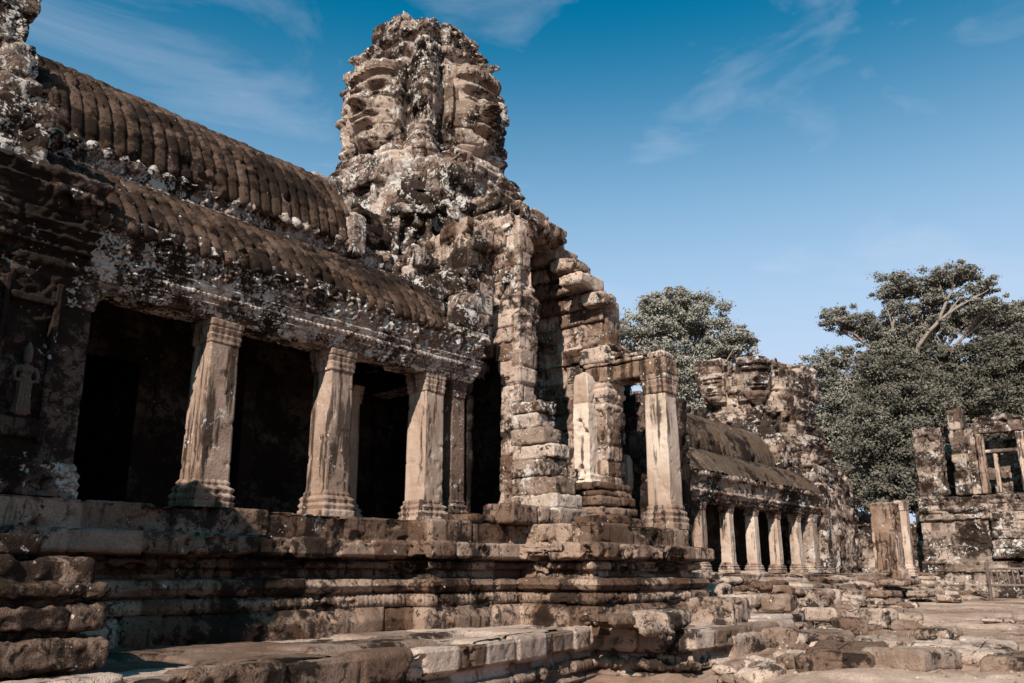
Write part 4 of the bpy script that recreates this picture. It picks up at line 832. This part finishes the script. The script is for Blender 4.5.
# ------------------------------------------------------------------ trees
def limb(p0, p1, r0, r1, seed, sag=.1, n=7):
    rr = random.Random(seed); p0 = np.array(p0, float); p1 = np.array(p1, float); t = np.linspace(0, 1, n)[:, None]; L_ = np.linalg.norm(p1 - p0)
    P = p0 + (p1 - p0) * t; off = np.array([rr.uniform(-1, 1), rr.uniform(-1, 1), rr.uniform(-.3, .8)]) * L_ * sag
    P = P + off * (4 * t * (1 - t)) + np.array([[rr.gauss(0, 1), rr.gauss(0, 1), rr.gauss(0, .5)] for _ in range(n)]) * L_ * .012
    return P, np.linspace(r0, r1, n)
def tree(name, base, label, clumps, leafm, trunk_top, tr, nleaf, lsize, seed, fork=.5, group='trees beyond the ruins'):
    t = thing(name, label, 'tree', tuple(base), group=group); base = np.array(base, float); tt = np.array(trunk_top, float)
    P, R = limb(base, tt, tr, tr * .6, seed, .04); obj('trunk', tube(P, R, 10), M_bark, t)
    rs = np.random.RandomState(seed); lb = G(); VV = []; TT = []
    tot = sum(c[3] * c[4] * c[5] for c in clumps) ** 1.0
    wsum = sum((c[3] * c[4] * c[5]) ** .67 for c in clumps)
    for ci, c in enumerate(clumps):
        C0 = np.array(c[:3], float); Rr = np.array(c[3:6], float); k0 = P[int(len(P) * fork) + ci % max(1, int(len(P) * (1 - fork)) )] if True else tt
        Pb, Rb = limb(k0, C0 + (0, 0, -Rr[2] * .5), tr * .42, tr * .12, seed * 31 + ci, .12); lb.add(tube(Pb, Rb, 7))
        for q in range(4):
            e = C0 + Rr * rs.uniform(-.75, .75, 3) * (1, 1, .5); Pq, Rq = limb(Pb[4 + q % 3], e, tr * .16, tr * .04, seed * 7 + ci * 5 + q, .15, 5); lb.add(tube(Pq, Rq, 5))
        n = int(nleaf * (c[3] * c[4] * c[5]) ** .67 / wsum)
        # sub-clumps: leaves gather on small balls spread near the clump surface
        ns = max(14, int(n / 110)); d = rs.normal(size=(ns, 3)); d /= np.linalg.norm(d, axis=1, keepdims=True); d[:, 2] = np.where(d[:, 2] < -.35, d[:, 2] * .4, d[:, 2])
        sc = C0 + d * Rr * (rs.uniform(.35, 1.0, (ns, 1))); sr = np.mean(Rr) * rs.uniform(.12, .27, ns)
        idx = rs.randint(0, ns, n); dd = rs.normal(size=(n, 3)); dd /= np.linalg.norm(dd, axis=1, keepdims=True)
        pos = sc[idx] + dd * sr[idx, None] * (rs.uniform(.25, 1.1, (n, 1)) + (rs.rand(n, 1) < .18) * rs.uniform(0, .9, (n, 1))) * (1, 1, .6)
        nn = dd + rs.normal(size=(n, 3)) * .7 + (0, 0, .5); nn /= np.linalg.norm(nn, axis=1, keepdims=True)
        a = np.cross(nn, rs.normal(size=(n, 3))); a /= np.linalg.norm(a, axis=1, keepdims=True); b = np.cross(nn, a); s = lsize * rs.uniform(.5, 1.3, (n, 1))
        Q = np.stack([pos - a * s - b * s * .1, pos - b * s * .5, pos + a * s + b * s * .1, pos + b * s * .5], 1)
        VV.append(Q.reshape(-1, 3)); TT.append(np.repeat(np.clip(rs.uniform(0, 1, ns)[idx] * .7 + rs.uniform(0, .3, n), 0, 1), 4))
    V = np.concatenate(VV); obj('crown', (V, np.arange(len(V)).reshape(-1, 4), np.concatenate(TT)), leafm, t, smooth=False)
    obj('limb', lb, M_bark, t); return t
def dist_at(px, py, d):
    p = at(px, py, z=None, X=None, Y=1.0) if False else None
    v = _F + _R * ((px - 512) / FPX) - _U * ((py - 341.5) / FPX); t = d / math.hypot(v.x, v.y); return (v.x * t, v.y * t, CAMZ + v.z * t)
def cl_(px, py, d, rx, rz): p = dist_at(px, py, d); return (*p, rx, rx, rz)
b = dist_at(690, 560, 56)
tree('broadleaf_tree', (b[0], b[1], .3), 'rounded grey-green tree rising behind the portico', [cl_(655, 330, 56, 2.6, 2.4), cl_(690, 322, 57, 2.9, 2.2), cl_(725, 350, 56, 2.0, 1.7), cl_(665, 370, 55, 2.6, 2.6), cl_(700, 372, 57, 2.6, 2.4), cl_(630, 350, 57, 1.8, 2.0), cl_(680, 410, 56, 2.6, 2.4), cl_(742, 340, 56, 1.1, 1.0), cl_(672, 303, 56, 1.8, 1.1)],
     M_leaf3, dist_at(690, 400, 56), .45, 100000, .10, 3)
b = dist_at(918, 560, 70)
tree('spreading_tree', (b[0], b[1], .3), 'tallest tree with flat spreading crown and bare forked limbs', [cl_(842, 322, 70, 2.2, 1.3), cl_(868, 328, 71, 2.2, 1.4), cl_(888, 335, 71, 2.2, 1.6), cl_(910, 340, 71, 2.4, 1.6), cl_(935, 322, 72, 2.4, 1.5), cl_(965, 315, 71, 2.2, 1.6), cl_(1000, 325, 71, 2.6, 1.6), cl_(895, 290, 70, 2.2, 1.5), cl_(925, 285, 71, 2.4, 1.3), cl_(955, 275, 70, 2.2, 1.2), cl_(982, 288, 69, 1.6, .8), cl_(905, 315, 70, 1.8, 1.3), cl_(945, 330, 70, 1.6, 1.2), cl_(990, 308, 68, 1.9, .9), cl_(1020, 318, 69, 2.2, 1.2), cl_(935, 300, 70, 1.8, .8), cl_(890, 350, 70, 2, 1.4)],
     M_leaf2, dist_at(918, 345, 70), .5, 110000, .10, 5, fork=.75)
b = dist_at(830, 560, 62)
tree('broadleaf_tree', (b[0], b[1], .3), 'dense dark tree just right of the far tower', [cl_(822, 380, 62, 2.0, 2.4), cl_(850, 390, 62, 2.4, 2.2), cl_(835, 425, 61, 2.9, 2.6), cl_(815, 440, 62, 2.3, 2.6), cl_(860, 450, 60, 3.0, 2.8), cl_(845, 360, 63, 1.5, 1.3), cl_(840, 490, 60, 3, 2.6)],
     M_leaf2, dist_at(832, 430, 62), .4, 85000, .105, 7)
b = dist_at(898, 575, 54)
tree('broadleaf_tree', (b[0], b[1], .3), 'dark leafy tree overhanging the enclosure wall', [cl_(890, 405, 55, 2.6, 2.4), cl_(885, 445, 54, 2.8, 2.4), cl_(912, 470, 53, 2.2, 2.2), cl_(898, 500, 52, 2.2, 1.6), cl_(920, 420, 55, 2.6, 2.6), cl_(870, 480, 54, 2.2, 2.2), cl_(895, 375, 56, 2.2, 1.8)],
     M_leaf, dist_at(898, 450, 54), .4, 85000, .10, 9)
b = dist_at(975, 575, 62)
tree('broadleaf_tree', (b[0], b[1], .3), 'broad dark tree above the right-hand ruin', [cl_(945, 375, 62, 2.8, 2.4), cl_(975, 370, 62, 2.8, 2.2), cl_(1005, 375, 61, 2.8, 2.4), cl_(1030, 360, 61, 2.6, 2.6), cl_(960, 405, 60, 3, 2.4), cl_(1000, 405, 60, 3.0, 2.2), cl_(930, 360, 63, 1.8, 1.4), cl_(1030, 410, 60, 3, 2.4), cl_(985, 345, 63, 1.6, 1.1)],
     M_leaf, dist_at(980, 410, 62), .45, 85000, .11, 11)
b = dist_at(930, 575, 80)
tree('broadleaf_tree', (b[0], b[1], .3), 'dark tree filling the gap behind the other right-hand trees', [cl_(900, 370, 78, 3.4, 3.4), cl_(930, 400, 78, 4.4, 4.6), cl_(870, 400, 78, 4.0, 4.2), cl_(960, 440, 76, 5, 4.8), cl_(880, 450, 76, 5, 5), cl_(925, 490, 76, 5.5, 4.6), cl_(1010, 430, 76, 5, 5), cl_(860, 510, 76, 4, 4), cl_(800, 470, 76, 3, 4)],
     M_leaf, dist_at(930, 450, 78), .5, 60000, .19, 13)
SC.render.resolution_x = 1024; SC.render.resolution_y = 683
print('VERTS', sum(len(o.data.vertices) for o in COL.objects if o.type == 'MESH'))
for o in COL.objects:
    if o.parent is None and o.get('label') and not o.get('kind'): o['kind'] = 'thing'
# pieces of the setting and single things: report anything left without a label
print('UNLABELLED', [o.name for o in COL.objects if o.parent is None and not o.get('label') and o.type in ('MESH', 'EMPTY')])
labs = {}
for o in COL.objects:
    if o.parent is None and o.get('label'): labs.setdefault(o['label'], []).append(o.name)
